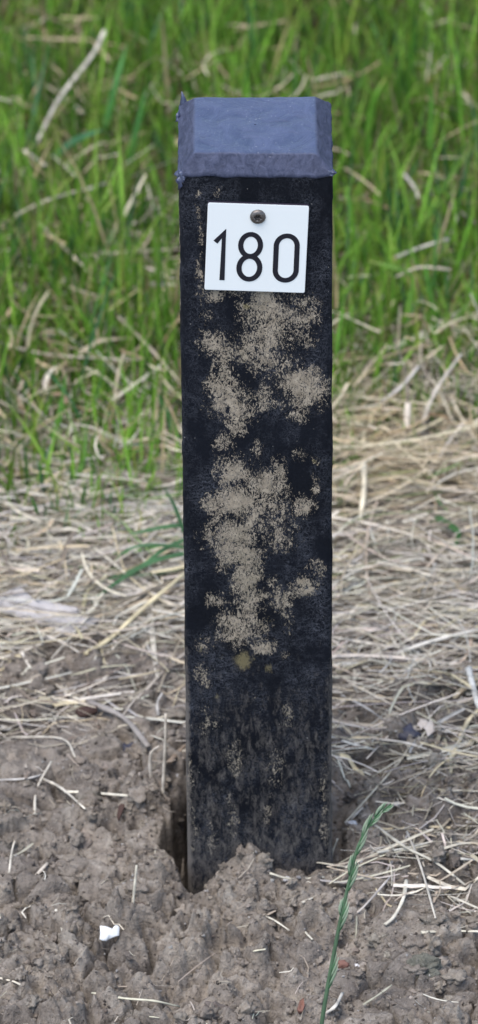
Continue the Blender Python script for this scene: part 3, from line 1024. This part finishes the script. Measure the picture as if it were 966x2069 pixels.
# ------------------------------------------------------------------ single stalks that stand out
PALE_S, YEL_S, GREY_S, TAN_S, WHT_S = (0.58, 0.53, 0.44), (0.62, 0.53, 0.33), (0.46, 0.43, 0.39), (0.45, 0.36, 0.25), (0.58, 0.56, 0.53)

def smooth_path(P, k=4):
    P = np.array(P, float)
    if len(P) < 3:
        t = np.linspace(0, 1, 7)[:, None]
        return P[0] * (1 - t) + P[1] * t
    out = []
    Q = np.vstack([2 * P[0] - P[1], P, 2 * P[-1] - P[-2]])
    for i in range(1, len(Q) - 2):
        for s in np.linspace(0, 1, k, endpoint=False):
            a, b, c, d = Q[i - 1], Q[i], Q[i + 1], Q[i + 2]
            out.append(0.5 * (2 * b + (c - a) * s + (2 * a - 5 * b + 4 * c - d) * s * s + (3 * b - a - 3 * c + d) * s ** 3))
    out.append(P[-1])
    return np.array(out)

def stalk(pts, wmm, col, label, group='single dry straws', name='dry_straw', cat='straw', taper=0.75):
    P = []
    for p in pts:
        P.append(on_ground(p[0], p[1], (p[2] if len(p) > 2 else 2.0) / 1000.0))
    finish_stalk(P, wmm, col, label, group, name, cat, taper)

def upright(base, pts, wmm, col, label, dy=0.004, group='single dry straws', name='dry_straw', cat='straw', taper=0.75):
    b = on_ground(base[0], base[1], -0.002)
    P = [b] + [on_y(p[0], p[1], b[1] + dy * (i + 1)) for i, p in enumerate(pts)]
    finish_stalk(P, wmm, col, label, group, name, cat, taper)

def finish_stalk(P, wmm, col, label, group, name, cat, taper):
    Q = smooth_path(P)
    o0 = Q[0].copy()
    Q = Q - o0
    n = len(Q)
    rg = np.random.default_rng(abs(hash(len(label) * 7919 + ord(label[-1]))) % 99991)
    rad = wmm / 2000.0 * np.linspace(1.0, taper, n) * (1 + 0.10 * rg.standard_normal(n))
    V, F = tube_np(Q, rad, 8, 0.6)
    tint = np.array(col)[None, :] * (1 + 0.14 * rg.standard_normal((n, 1)))
    tint = np.repeat(tint, 8, 0)
    tint = np.concatenate([tint, tint[:1], tint[-1:]], 0)
    me = np_mesh(name, V, F, STRAW, tint=np.clip(tint, 0.02, 0.9))
    tag(link(name, me, None, o0), label, cat, group)

stalk([(212, 62, 60), (186, 112, 52), (132, 182, 42), (105, 225, 36), (73, 290, 26)], 4.4, (0.58, 0.52, 0.43), 'long pale dry stalk slanting through the grass in the upper left corner')
stalk([(48, 303, 30), (92, 335, 26)], 4.6, (0.60, 0.53, 0.44), 'short stubby pale straw in the grass just below the long upper left stalk')
stalk([(28, 437, 26), (95, 405, 34), (215, 370, 36)], 3.6, (0.56, 0.49, 0.38), 'tan dry stalk in the lawn pointing up toward the cap from the left edge')
stalk([(78, 450, 30), (125, 495, 28), (185, 555, 22)], 3.4, (0.52, 0.45, 0.34), 'tan dry stalk sloping down to the right in the lawn left of the plate')
stalk([(165, 517, 26), (260, 510, 28), (362, 503, 26)], 4.0, (0.50, 0.41, 0.30), 'brownish level stalk in the grass reaching the post beside the plate')
stalk([(303, 575, 24), (366, 575, 24)], 4.6, (0.64, 0.60, 0.52), 'bright short straw touching the left side of the post below plate height')
stalk([(222, 812, 16), (275, 775, 20), (326, 738, 24)], 4.6, (0.62, 0.56, 0.45), 'thick pale straw rising to the right in the grass fringe left of the post')
stalk([(240, 640, 30), (300, 700, 28), (366, 775, 22)], 3.4, (0.45, 0.38, 0.28), 'long grey brown stem running down to the post through the grass fringe')
stalk([(0, 692, 20), (95, 716, 22), (270, 728, 22)], 3.4, (0.54, 0.47, 0.38), 'long level straw across the grass fringe from the left edge')
stalk([(232, 805, 14), (238, 760, 26), (250, 715, 40)], 3.2, (0.47, 0.40, 0.28), 'upright tan stub meeting the thick pale straw in the grass fringe')
stalk([(172, 1322, 4), (225, 1288, 6), (290, 1228, 10), (374, 1158, 16)], 4.4, YEL_S, 'long straight yellowish straw leaning against the lower left side of the post')
stalk([(0, 1470, 2), (62, 1476, 2)], 5.5, WHT_S, 'flat whitish straw end at the left edge on bare soil', taper=1.0)
stalk([(20, 1490, 2), (125, 1492, 3), (152, 1530, 2)], 1.8, PALE_S, 'thin bent straw below the flat whitish one on the left')
stalk([(240, 1372, 2), (310, 1358, 4), (374, 1335, 3)], 2.0, (0.50, 0.42, 0.29), 'thin yellow brown straw on the soil ending at the left side of the post')
stalk([(130, 1600, 2), (170, 1601, 4), (265, 1608, 4)], 2.8, (0.66, 0.61, 0.50), 'bright level straw on bare soil left of the hole')
stalk([(84, 1572, 4), (125, 1593, 5), (172, 1634, 3)], 2.4, PALE_S, 'straw sloping down to the right on soil above the left clods')
stalk([(70, 1645, 2), (74, 1595, 6), (104, 1538, 10)], 2.0, (0.56, 0.51, 0.42), 'bent straw crossing the sloping one near the left edge')
stalk([(0, 1576, 2), (60, 1572, 3), (110, 1555, 3)], 2.2, GREY_S, 'grey level straw on the soil at the left edge above the clods')
stalk([(18, 1765, 2), (24, 1720, 4), (30, 1698, 5)], 1.8, PALE_S, 'short steep straw at the left edge of the bare soil')
stalk([(96, 1744, 3), (70, 1775, 3), (78, 1800, 2)], 2.6, (0.52, 0.46, 0.38), 'short hooked straw among clods at lower left')
upright((268, 1832), [(272, 1790), (276, 1748)], 1.9, (0.60, 0.55, 0.44), 'thin upright straw standing on the soil between hole and shell')
stalk([(113, 1838, 3), (122, 1868, 3), (130, 1892, 2)], 1.8, (0.66, 0.62, 0.52), 'short thin straw pointing down left of the white shell')
stalk([(186, 2006, 3), (250, 2017, 4), (310, 2022, 4), (362, 2034, 2)], 2.4, (0.60, 0.56, 0.42), 'long curved straw lying on the soil near the bottom left')
stalk([(0, 1976, 3), (30, 1984, 3), (52, 1996, 2)], 2.0, (0.60, 0.54, 0.43), 'straw end at the left edge near the bottom')
upright((328, 1612), [(331, 1560), (334, 1500), (335, 1442)], 2.6, (0.55, 0.49, 0.41), 'straight upright straw standing in the hole left of the post', dy=0.003)
upright((306, 1580), [(303, 1545), (306, 1520), (322, 1508)], 2.6, (0.56, 0.50, 0.42), 'bent straw hooked against the upright straw by the hole', dy=0.002)
stalk([(342, 1540, 8), (362, 1518, 14), (380, 1502, 16)], 4.2, (0.27, 0.20, 0.14), 'brown curled stem behind the hole at the post edge')
stalk([(180, 1418, 3), (250, 1450, 8), (300, 1508, 6)], 5.5, (0.30, 0.265, 0.235), 'broad grey weathered stem on the soil left of the post')
stalk([(320, 1446, 6), (318, 1420, 10), (328, 1400, 12)], 2.0, GREY_S, 'thin grey stalk sticking up behind the upright straw')

stalk([(734, 935, 26), (736, 985, 20), (727, 1056, 8)], 5.0, (0.68, 0.60, 0.44), 'bright thick yellowish stub hanging over the straw mound right of the post')
stalk([(784, 1052, 10), (784, 1096, 4)], 3.6, (0.66, 0.61, 0.49), 'short pale stub just right of the thick yellowish one')
stalk([(824, 815, 32), (822, 870, 18)], 6.0, (0.60, 0.52, 0.42), 'short thick upright straw at the edge of the lawn right of the post')
stalk([(770, 812, 16), (812, 780, 22), (846, 740, 28)], 4.0, (0.58, 0.53, 0.47), 'pale straw with a blunt upper end slanting in front of the grass')
stalk([(852, 862, 12), (880, 790, 30), (932, 715, 50)], 3.6, (0.46, 0.41, 0.34), 'long grey stem leaning right into the lawn')
stalk([(866, 960, 10), (895, 910, 20), (935, 855, 34)], 3.6, (0.50, 0.44, 0.36), 'grey tan stem leaning right below the long grey one')
stalk([(672, 930, 12), (720, 905, 18), (810, 890, 20), (880, 855, 22)], 4.4, (0.55, 0.46, 0.34), 'thick tan stalk curving along the top of the straw mound')
stalk([(672, 1212, 5), (722, 1178, 8)], 5.0, (0.62, 0.57, 0.48), 'thick short straw poking out from the right side of the post')
stalk([(726, 1202, 5), (760, 1220, 6), (798, 1234, 4)], 3.8, (0.62, 0.57, 0.49), 'pale straw sloping down to the right next to the thick short one')
stalk([(672, 1346, 3), (770, 1330, 6), (870, 1296, 8), (968, 1272, 9)], 4.4, (0.66, 0.61, 0.52), 'long bright straw running from the post to the right edge')
stalk([(672, 1375, 2), (760, 1345, 4), (852, 1310, 3)], 2.6, (0.54, 0.49, 0.41), 'thinner straw under the long bright one right of the post')
stalk([(764, 1138, 6), (860, 1150, 8), (968, 1156, 8)], 2.6, (0.58, 0.54, 0.47), 'long thin level straw across the right side of the straw bed')
stalk([(946, 1350, 12), (955, 1385, 10), (968, 1432, 8)], 5.2, (0.62, 0.60, 0.54), 'thick pale straw end pointing down at the right edge')
stalk([(892, 1572, 3), (918, 1520, 7), (945, 1458, 9), (970, 1432, 10)], 4.0, (0.60, 0.51, 0.33), 'yellow curved straw at the right edge above the red leaf')
stalk([(690, 1405, 3), (740, 1430, 6), (780, 1460, 4), (800, 1478, 3)], 2.4, GREY_S, 'grey curved straw above the dark bark chip')
stalk([(768, 1494, 3), (825, 1502, 6), (900, 1526, 5), (968, 1534, 4)], 2.2, (0.56, 0.50, 0.42), 'long thin straw running right from the dark bark chip')
stalk([(708, 1656, 3), (760, 1603, 7), (800, 1545, 8)], 2.0, (0.46, 0.42, 0.36), 'thin grey straw slanting up right from the white pebble')
stalk([(821, 1778, 8), (815, 1815, 6), (796, 1852, 4), (778, 1868, 2)], 3.0, (0.64, 0.59, 0.48), 'bent pale straw curling below the straw fan on the right')
stalk([(612, 1823, 3), (690, 1790, 5), (772, 1765, 4)], 2.2, (0.62, 0.57, 0.47), 'straight straw crossing behind the seed head stem')
stalk([(700, 1860, 2), (735, 1832, 5), (788, 1772, 6)], 2.0, (0.54, 0.49, 0.44), 'curved thin straw right of the seed head stem')
stalk([(852, 1884, 3), (910, 1881, 4), (968, 1882, 3)], 2.8, (0.64, 0.60, 0.48), 'level pale straw at the right edge of the lower soil')
stalk([(758, 1668, 5), (820, 1712, 8), (880, 1742, 7), (940, 1788, 4)], 2.6, (0.60, 0.56, 0.46), 'upper straw of the fan right of the seed head')
stalk([(762, 1722, 4), (830, 1712, 7), (905, 1690, 6)], 2.4, (0.58, 0.55, 0.47), 'straw crossing the fan and rising to the right')
stalk([(822, 1680, 5), (850, 1750, 7), (880, 1855, 3)], 1.9, (0.52, 0.48, 0.41), 'steep straw cutting down through the fan')
stalk([(880, 1800, 3), (920, 1815, 5), (968, 1836, 4)], 2.2, (0.60, 0.55, 0.45), 'lower straw of the fan reaching the right edge')
stalk([(930, 1735, 4), (968, 1738, 4)], 2.6, (0.62, 0.58, 0.50), 'short straw at the right edge beside the fan')
stalk([(516, 1843, 2), (552, 1858, 4), (585, 1880, 3)], 1.8, (0.62, 0.58, 0.48), 'thin straw on the soil in front of the post')
stalk([(580, 1846, 2), (606, 1872, 4), (631, 1898, 2)], 2.2, (0.64, 0.60, 0.49), 'short bright straw just right of the thin one before the post')
stalk([(484, 1926, 2), (536, 1918, 3)], 2.4, (0.60, 0.56, 0.42), 'short level straw on the soil in the lower middle')
stalk([(658, 2048, 3), (678, 2032, 5), (692, 2006, 6)], 3.2, (0.62, 0.58, 0.50), 'pale straw at the foot of the seed head stem')
stalk([(734, 2030, 2), (765, 2010, 4), (792, 1990, 5)], 2.0, (0.44, 0.42, 0.32), 'frayed straw on the lower soil right of the stem')
stalk([(545, 1764, 3), (590, 1776, 5), (655, 1772, 4)], 2.0, (0.60, 0.56, 0.45), 'straw lying across the foot of the post on the right')
stalk([(640, 1742, 4), (676, 1748, 5), (700, 1752, 3)], 1.8, (0.46, 0.42, 0.33), 'short greyish straw tucked at the right front corner of the post')
upright((664, 1752), [(672, 1722), (682, 1694)], 1.8, (0.44, 0.41, 0.33), 'slim upright straw at the right front corner of the post')
stalk([(910, 545, 40), (848, 540, 42), (800, 560, 36)], 3.4, (0.55, 0.46, 0.36), 'tan bent stalk in the lawn right of the plate')
stalk([(800, 520, 36), (850, 500, 40), (908, 482, 44)], 3.8, (0.54, 0.50, 0.42), 'pale broad straw in the lawn right of the plate')
stalk([(815, 350, 40), (835, 375, 36), (850, 405, 30)], 3.6, (0.58, 0.52, 0.46), 'small pale bent straw in the lawn right of the cap')

# ------------------------------------------------------------------ single green blades that stand out
def blade(pts, wmm, col, label=None, parent=None, name='tall_grass', y=None, group='single grass blades', side=None, tip=None):
    P = []
    for p in pts:
        if y is not None:
            P.append(on_y(p[0], p[1], y + (p[2] if len(p) > 2 else 0) / 1000.0))
        else:
            P.append(on_ground(p[0], p[1], (p[2] if len(p) > 2 else 5) / 1000.0))
    Q = smooth_path(P, 5)
    o0 = Q[0].copy() if parent is None else np.array(parent.location[:])
    Q = Q - o0
    n = len(Q)
    T = np.gradient(Q, axis=0)
    T /= np.linalg.norm(T, axis=1)[:, None]
    S = np.cross(T, -_fwd * 0.7 + np.array([0, 0, 0.5]))
    S /= np.linalg.norm(S, axis=1)[:, None]
    t = np.linspace(0, 1, n)
    Wd = wmm / 1000.0 * np.clip(1.02 - t ** 3, 0.05, 1)
    c = np.repeat(np.array(col)[None], n, 0)
    if tip is not None:
        k = np.clip((t - 0.75) * 5, 0, 1)[:, None]
        c = c * (1 - k) + np.array(tip) * k
    me = strands_mesh(name, Q[None], S[None], Wd[None], c[None], GRASS, 0.18)
    sm = None
    o = link(name, me, parent, None if parent is not None else o0)
    if parent is None:
        tag(o, label, 'grass', group)
    return o

blade([(108, 318, 30), (143, 287, 42), (180, 270, 50), (211, 261, 52)], 6.0, (0.06, 0.20, 0.085), 'blue green curved blade in the lawn upper left')
blade([(212, 256, 30), (236, 160, 70), (258, 85, 95)], 5.2, (0.10, 0.27, 0.07), 'tall light green blade rising above the lawn left of the cap')
blade([(258, 330, 20), (276, 260, 50), (296, 170, 85)], 5.5, (0.085, 0.25, 0.06), 'tall mid green blade nearest the cap on the left')
blade([(742, 330, 20), (748, 230, 60), (760, 190, 80), (780, 154, 92)], 5.0, (0.14, 0.32, 0.035), 'bright green blade with a bent yellow tip right of the cap', tip=(0.38, 0.36, 0.10))
blade([(868, 300, 30), (872, 210, 65), (868, 150, 90)], 5.0, (0.11, 0.27, 0.035), 'upright blade with an orange tip at upper right', tip=(0.42, 0.26, 0.08))
blade([(832, 554, 40), (800, 540, 48), (742, 527, 54)], 4.6, (0.20, 0.36, 0.07), 'yellow green blade lying level right of the plate', tip=(0.38, 0.36, 0.13))
blade([(824, 660, 8), (828, 610, 26), (836, 555, 46)], 5.0, (0.15, 0.33, 0.05), 'bright upright blade under the level yellow green one')
blade([(878, 640, 10), (868, 580, 34), (858, 530, 50)], 4.6, (0.10, 0.26, 0.04), 'green upright blade at right of plate with pale straw behind')
blade([(880, 1043, 16), (910, 1060, 17), (927, 1080, 13), (914, 1112, 6)], 5.4, (0.055, 0.15, 0.045), 'green hooked blade lying on the straw bed at right')
blade([(104, 890, 6), (122, 830, 24), (134, 750, 50)], 5.0, (0.10, 0.26, 0.04), 'green upright blade in the grass fringe at far left')
blade([(364, 900, 8), (340, 840, 24), (316, 790, 38)], 5.0, (0.05, 0.16, 0.04), 'dark green blade leaning left beside the post in the fringe')
blade([(130, 990, 4), (165, 940, 14), (176, 850, 36)], 4.6, (0.12, 0.26, 0.05), 'green blade bending up out of the straw at left')

tb = on_ground(392, 1052, 0.004)
tb = np.array([-0.0555, 0.36, float(height(np.array([-0.0555]), np.array([0.36]))[0])])
tuft = empty('grass_tuft', tuple(tb))
tag(tuft, 'drooping tuft of dark green blades fanning left from behind the post', 'grass')
BG = (0.085, 0.190, 0.085)
for pts, wmm in (([(372, 1060, 24), (330, 1064, 26), (285, 1074, 20), (254, 1080, 12)], 4.6),
                 ([(372, 1090, 18), (330, 1110, 20), (290, 1140, 16), (240, 1163, 9), (186, 1182, 4)], 4.4),
                 ([(372, 1117, 14), (310, 1133, 18), (252, 1165, 13), (204, 1200, 7), (182, 1222, 3)], 4.8),
                 ([(372, 1146, 10), (320, 1158, 13), (255, 1162, 10), (205, 1162, 6)], 4.0),
                 ([(372, 1075, 22), (352, 1020, 44), (330, 985, 60)], 4.2),
                 ([(372, 1105, 16), (300, 1100, 24), (255, 1112, 16), (225, 1140, 8)], 3.6)):
    blade(pts, wmm * 0.75, BG, parent=tuft, name='blade')

# ------------------------------------------------------------------ seed head of grass in front on the right
def build_seed_head():
    px = [(650, 2069), (661, 2000), (676, 1920), (690, 1850), (706, 1780), (722, 1715), (742, 1675), (762, 1648), (790, 1624)]
    y0 = -0.285
    pts = [on_y(a, b, y0 + 0.006 * i) for i, (a, b) in enumerate(px)]
    d = (pts[0] - pts[1])
    b0 = pts[0] + d * 1.2
    b0[2] = float(height(np.array([b0[0]]), np.array([b0[1]]))[0]) - 0.003
    pts = [b0] + pts
    root = empty('grass_seed_head', tuple(b0))
    tag(root, 'slender green grass spike with alternate spikelets rising at lower right before the post', 'grass')
    Q = smooth_path(pts, 6) - b0
    n = len(Q)
    rad = np.interp(np.linspace(0, 1, n), [0, 0.5, 1], [0.0015, 0.0012, 0.0006])
    V, F = tube_np(Q, rad, 8, 0.7)
    tint = np.repeat(np.array([[0.130, 0.215, 0.125]]), len(V), 0) * (1 + 0.08 * RNG.standard_normal((len(V), 1)))
    link('stem', np_mesh('stem', V, F, GRASS, tint=tint), root)
    cum = np.concatenate([[0], np.cumsum(np.linalg.norm(np.diff(Q, axis=0), axis=1))])
    def at(s):
        p = np.array([np.interp(s, cum, Q[:, k]) for k in range(3)])
        q = np.array([np.interp(s + 0.002, cum, Q[:, k]) for k in range(3)])
        t = q - p
        return p, t / (np.linalg.norm(t) + 1e-12)
    side_base = np.cross(np.array([0, 1.0, 0.3]), np.array([0, 0, 1.0]))
    # spikelets: base pixel row along the stem, side (-1 left, +1 right), length in px
    for py, sd, ln in ((1998, -1, 84), (1880, -1, 74), (1850, 1, 40), (1800, -1, 72), (1770, 1, 50), (1728, -1, 70), (1690, 1, 54), (1668, -1, 44), (1652, 1, 42), (1640, -1, 32)):
        best = min(np.linspace(0, cum[-1] - 0.003, 400), key=lambda s: abs(proj_py(at(s)[0] + b0) - py))
        p, t = at(best)
        s = np.cross(t, _fwd)
        s /= np.linalg.norm(s)
        L = ln / 2950.0
        VV, FF, TT, off = [], [], [], 0
        m = 5
        for k in range(m):                                      # overlapping lemmas up the spikelet
            f = k / (m - 1)
            base = p + t * (L * 0.42 * f) + s * sd * (0.0007 + 0.0004 * (k % 2))
            lean = 0.17 - 0.07 * f + (0.06 if k % 2 else -0.02)
            d = t * math.cos(lean) + s * sd * math.sin(lean)
            ll = L * (0.56 - 0.04 * f)
            u = np.linspace(0, 1, 6)
            C = base + d * (u[:, None] * ll) + s * sd * (np.sin(u * math.pi)[:, None] * 0.0004) - _fwd * (0.0006 + 0.0004 * (k % 2))
            r = 0.00095 * np.array([0.5, 0.95, 1.0, 0.8, 0.45, 0.08])
            v, fc = tube_np(C, r, 6, 0.55)
            FF.append(fc + off)
            off += len(v)
            VV.append(v)
            g = np.array([0.10, 0.23, 0.11]) if k % 2 == 0 else np.array([0.30, 0.40, 0.27])
            tip = np.array([0.56, 0.60, 0.47])
            w_ = np.clip(u * 1.25 - 0.45, 0, 1)[:, None]
            tc = np.repeat(g * (1 - w_) + tip * w_, 6, 0)
            TT.append(np.concatenate([tc, tc[:1], tc[-1:]], 0))
        link('spikelet', np_mesh('spikelet', np.concatenate(VV), np.concatenate(FF), GRASS, tint=np.concatenate(TT)), root)

def proj_py(P):
    d = P - CAM
    return PH / 2 - FPX * (d @ U_) / (d @ _fwd)
build_seed_head()

# ------------------------------------------------------------------ small finds on the soil
def slab(name, outline, thick, mat, label, cat, lift=0.001, tiltup=0.0, bulge=0.0, group=None):
    """outline in photograph pixels -> a thin curved flake lying on (or tipped up from) the soil"""
    o = np.array(outline, float)
    c = o.mean(0)
    base = on_ground(c[0], o[:, 1].max() if tiltup else c[1], lift)
    nrm = np.array([0, -math.sin(tiltup), math.cos(tiltup)])
    P = []
    for q in o:
        d = ray(*q)
        P.append(CAM + d * (((base - CAM) @ nrm) / (d @ nrm)) - base)
    P = np.array(P)
    cc = P.mean(0)
    bm = bmesh.new()
    rows = []
    for f in (1.0, 0.93, 0.66, 0.33):
        rows.append([cc + (p - cc) * f for p in P])
    top, bot = [], []
    rg = np.random.default_rng(len(outline) * 31 + int(c[0]))
    for k, f in enumerate((1.0, 0.93, 0.66, 0.33)):
        hgt = bulge * (1 - f * f)
        dz = [nrm * (hgt + thick * (0.5 if k else 0.25) + thick * 0.35 * rg.standard_normal()) for _ in P]
        top.append([bm.verts.new(Vector(p + q)) for p, q in zip(rows[k], dz)])
        bot.append([bm.verts.new(Vector(p + nrm * (hgt - thick * (0.5 if k else 0.25)))) for p in rows[k]])
    n = len(P)
    for a, b in list(zip(top, top[1:])):
        for i in range(n):
            bm.faces.new((a[i], a[(i + 1) % n], b[(i + 1) % n], b[i]))
    for a, b in list(zip(bot, bot[1:])):
        for i in range(n):
            bm.faces.new((a[(i + 1) % n], a[i], b[i], b[(i + 1) % n]))
    for i in range(n):
        bm.faces.new((top[0][i], bot[0][i], bot[0][(i + 1) % n], top[0][(i + 1) % n]))
    bm.faces.new(top[-1])
    bm.faces.new(bot[-1][::-1])
    bmesh.ops.recalc_face_normals(bm, faces=bm.faces)
    ob = bm_obj(name, bm, mat, None, Vector(base))
    tag(ob, label, cat, group)
    return ob

def from_crop(l, k, ox, oy):
    return [(a / k + ox, b / k + oy) for a, b in l]

slab('shell_fragment', from_crop([(178, 252), (215, 246), (260, 252), (330, 272), (388, 292), (408, 258), (432, 236), (470, 245), (496, 272), (494, 340), (490, 405), (440, 418), (370, 445), (310, 470), (280, 495), (220, 490), (170, 465), (182, 380)], 8.05, 180, 1840),
     0.0014, SHELLM, 'bright white broken shell fragment on the soil at lower left', 'shell', lift=0.009, tiltup=0.75, bulge=0.0012)
slab('papery_leaf', from_crop([(-60, 250), (0, 240), (90, 205), (160, 182), (200, 215), (240, 270), (350, 290), (470, 312), (600, 348), (610, 385), (690, 410), (780, 425), (720, 480), (640, 530), (500, 545), (420, 520), (330, 490), (200, 430), (90, 400), (0, 365), (-60, 350)], 3.864, 0, 1140),
     0.0012, PALE, 'broad pale papery dead leaf lying on the straw at the left edge', 'leaf', lift=0.0075, tiltup=0.13, bulge=0.002)
slab('rust_leaf', [(874, 1612), (886, 1618), (898, 1622), (903, 1632), (896, 1637), (884, 1628)], 0.0010, RUST, 'small orange red leaf scrap on the soil by the right edge', 'leaf', 0.003, 0.3)
slab('brown_leaf', [(236, 1650), (240, 1628), (250, 1620), (252, 1630), (246, 1645), (240, 1660)], 0.0010, BARK, 'dark brown leaf scrap on the soil left of the hole', 'leaf', 0.003, 0.4)
slab('bark_chip', [(800, 1490), (812, 1474), (830, 1464), (838, 1478), (852, 1486), (840, 1494), (820, 1498)], 0.003, DARKCHIP, 'dark bluish bark chip in the straw right of the post', 'bark', 0.004, 0.35, 0.002)
slab('bark_chip', [(152, 1438), (172, 1430), (196, 1430), (198, 1438), (180, 1446), (160, 1448)], 0.003, BARK, 'dark brown bark chip on the soil left of the post', 'bark', 0.003, 0.3, 0.001)
slab('red_stone_chip', [(600, 2040), (606, 2022), (614, 2018), (616, 2032), (612, 2046), (604, 2048)], 0.003, BRICKY, 'pinkish sliver of stone near the bottom edge', 'stone', 0.003, 0.5)

def pebble(px, py, rmm, st, mat, name, label, cat, seed, rough=0.55, sub=3, lift=0.2, freq=1.0, group=None):
    c = on_ground(px, py, 0) + np.array([0, 0, rmm / 1000 * lift])
    tag(lump(name, c, rmm / 1000, st, mat, None, seed, rough, sub, freq), label, cat, group)

pebble(710, 1666, 3.2, (1.25, 0.7, 0.75), PEBBLE, 'white_pebble', 'white pebble beside the right front corner of the post', 'pebble', 21)
pebble(803, 1626, 2.2, (1.3, 0.8, 0.6), PEBBLE, 'white_pebble', 'tiny white pebble just right of the seed head tip', 'pebble', 22)
pebble(308, 1602, 3.8, (1.3, 0.8, 0.55), PEBBLE, 'white_pebble', 'whitish pebble by the foot of the upright straw', 'pebble', 23)
pebble(724, 1953, 2.2, (1.3, 0.8, 0.7), PEBBLE, 'white_pebble', 'small white pebble right of the red stone', 'pebble', 24)
pebble(946, 1663, 1.5, (1, 1, 0.8), PEBBLE, 'white_pebble', 'speck of white pebble at the right edge below the red leaf', 'pebble', 25)
pebble(294, 1774, 1.5, (1, 1, 0.8), PEBBLE, 'white_pebble', 'speck of white pebble on the clods right of the upright thin straw', 'pebble', 26)
pebble(580, 1780, 3.0, (1, 1, 0.8), PEBBLE, 'white_pebble', 'greyish white pebble at the front foot of the post', 'pebble', 27)
pebble(693, 1951, 4.0, (1.2, 0.8, 0.7), BRICKY, 'red_stone', 'small brick red stone on the soil right of the stem', 'stone', 31)
pebble(890, 1760, 5.5, (1.3, 0.8, 0.7), BRICKY, 'red_stone', 'dull reddish stone under the straw fan at right', 'stone', 32)
pebble(250, 1525, 9, (1.1, 0.9, 0.7), DARKCHIP, 'dark_clod', 'dark glistening clod on the soil left of the hole', 'clod', 41, 0.55, 4, 0.1, 1.6)
CL = np.array([[0.17, 0.17, 0.135]])
def tint_lump(o, c):
    me = o.data
    a = me.attributes.new('tint', 'FLOAT_COLOR', 'POINT')
    a.data.foreach_set('color', np.tile(np.array([*c, 1.0], np.float32), len(me.vertices)))
c = on_ground(852, 1955, 0)
o = tag(lump('soil_clod', c, 0.011, (1.2, 0.8, 0.75), CRUMB, None, 51, 0.5, 4, 1.2), 'greenish grey knobbly clod at the lower right', 'clod')
tint_lump(o, (0.185, 0.180, 0.145))
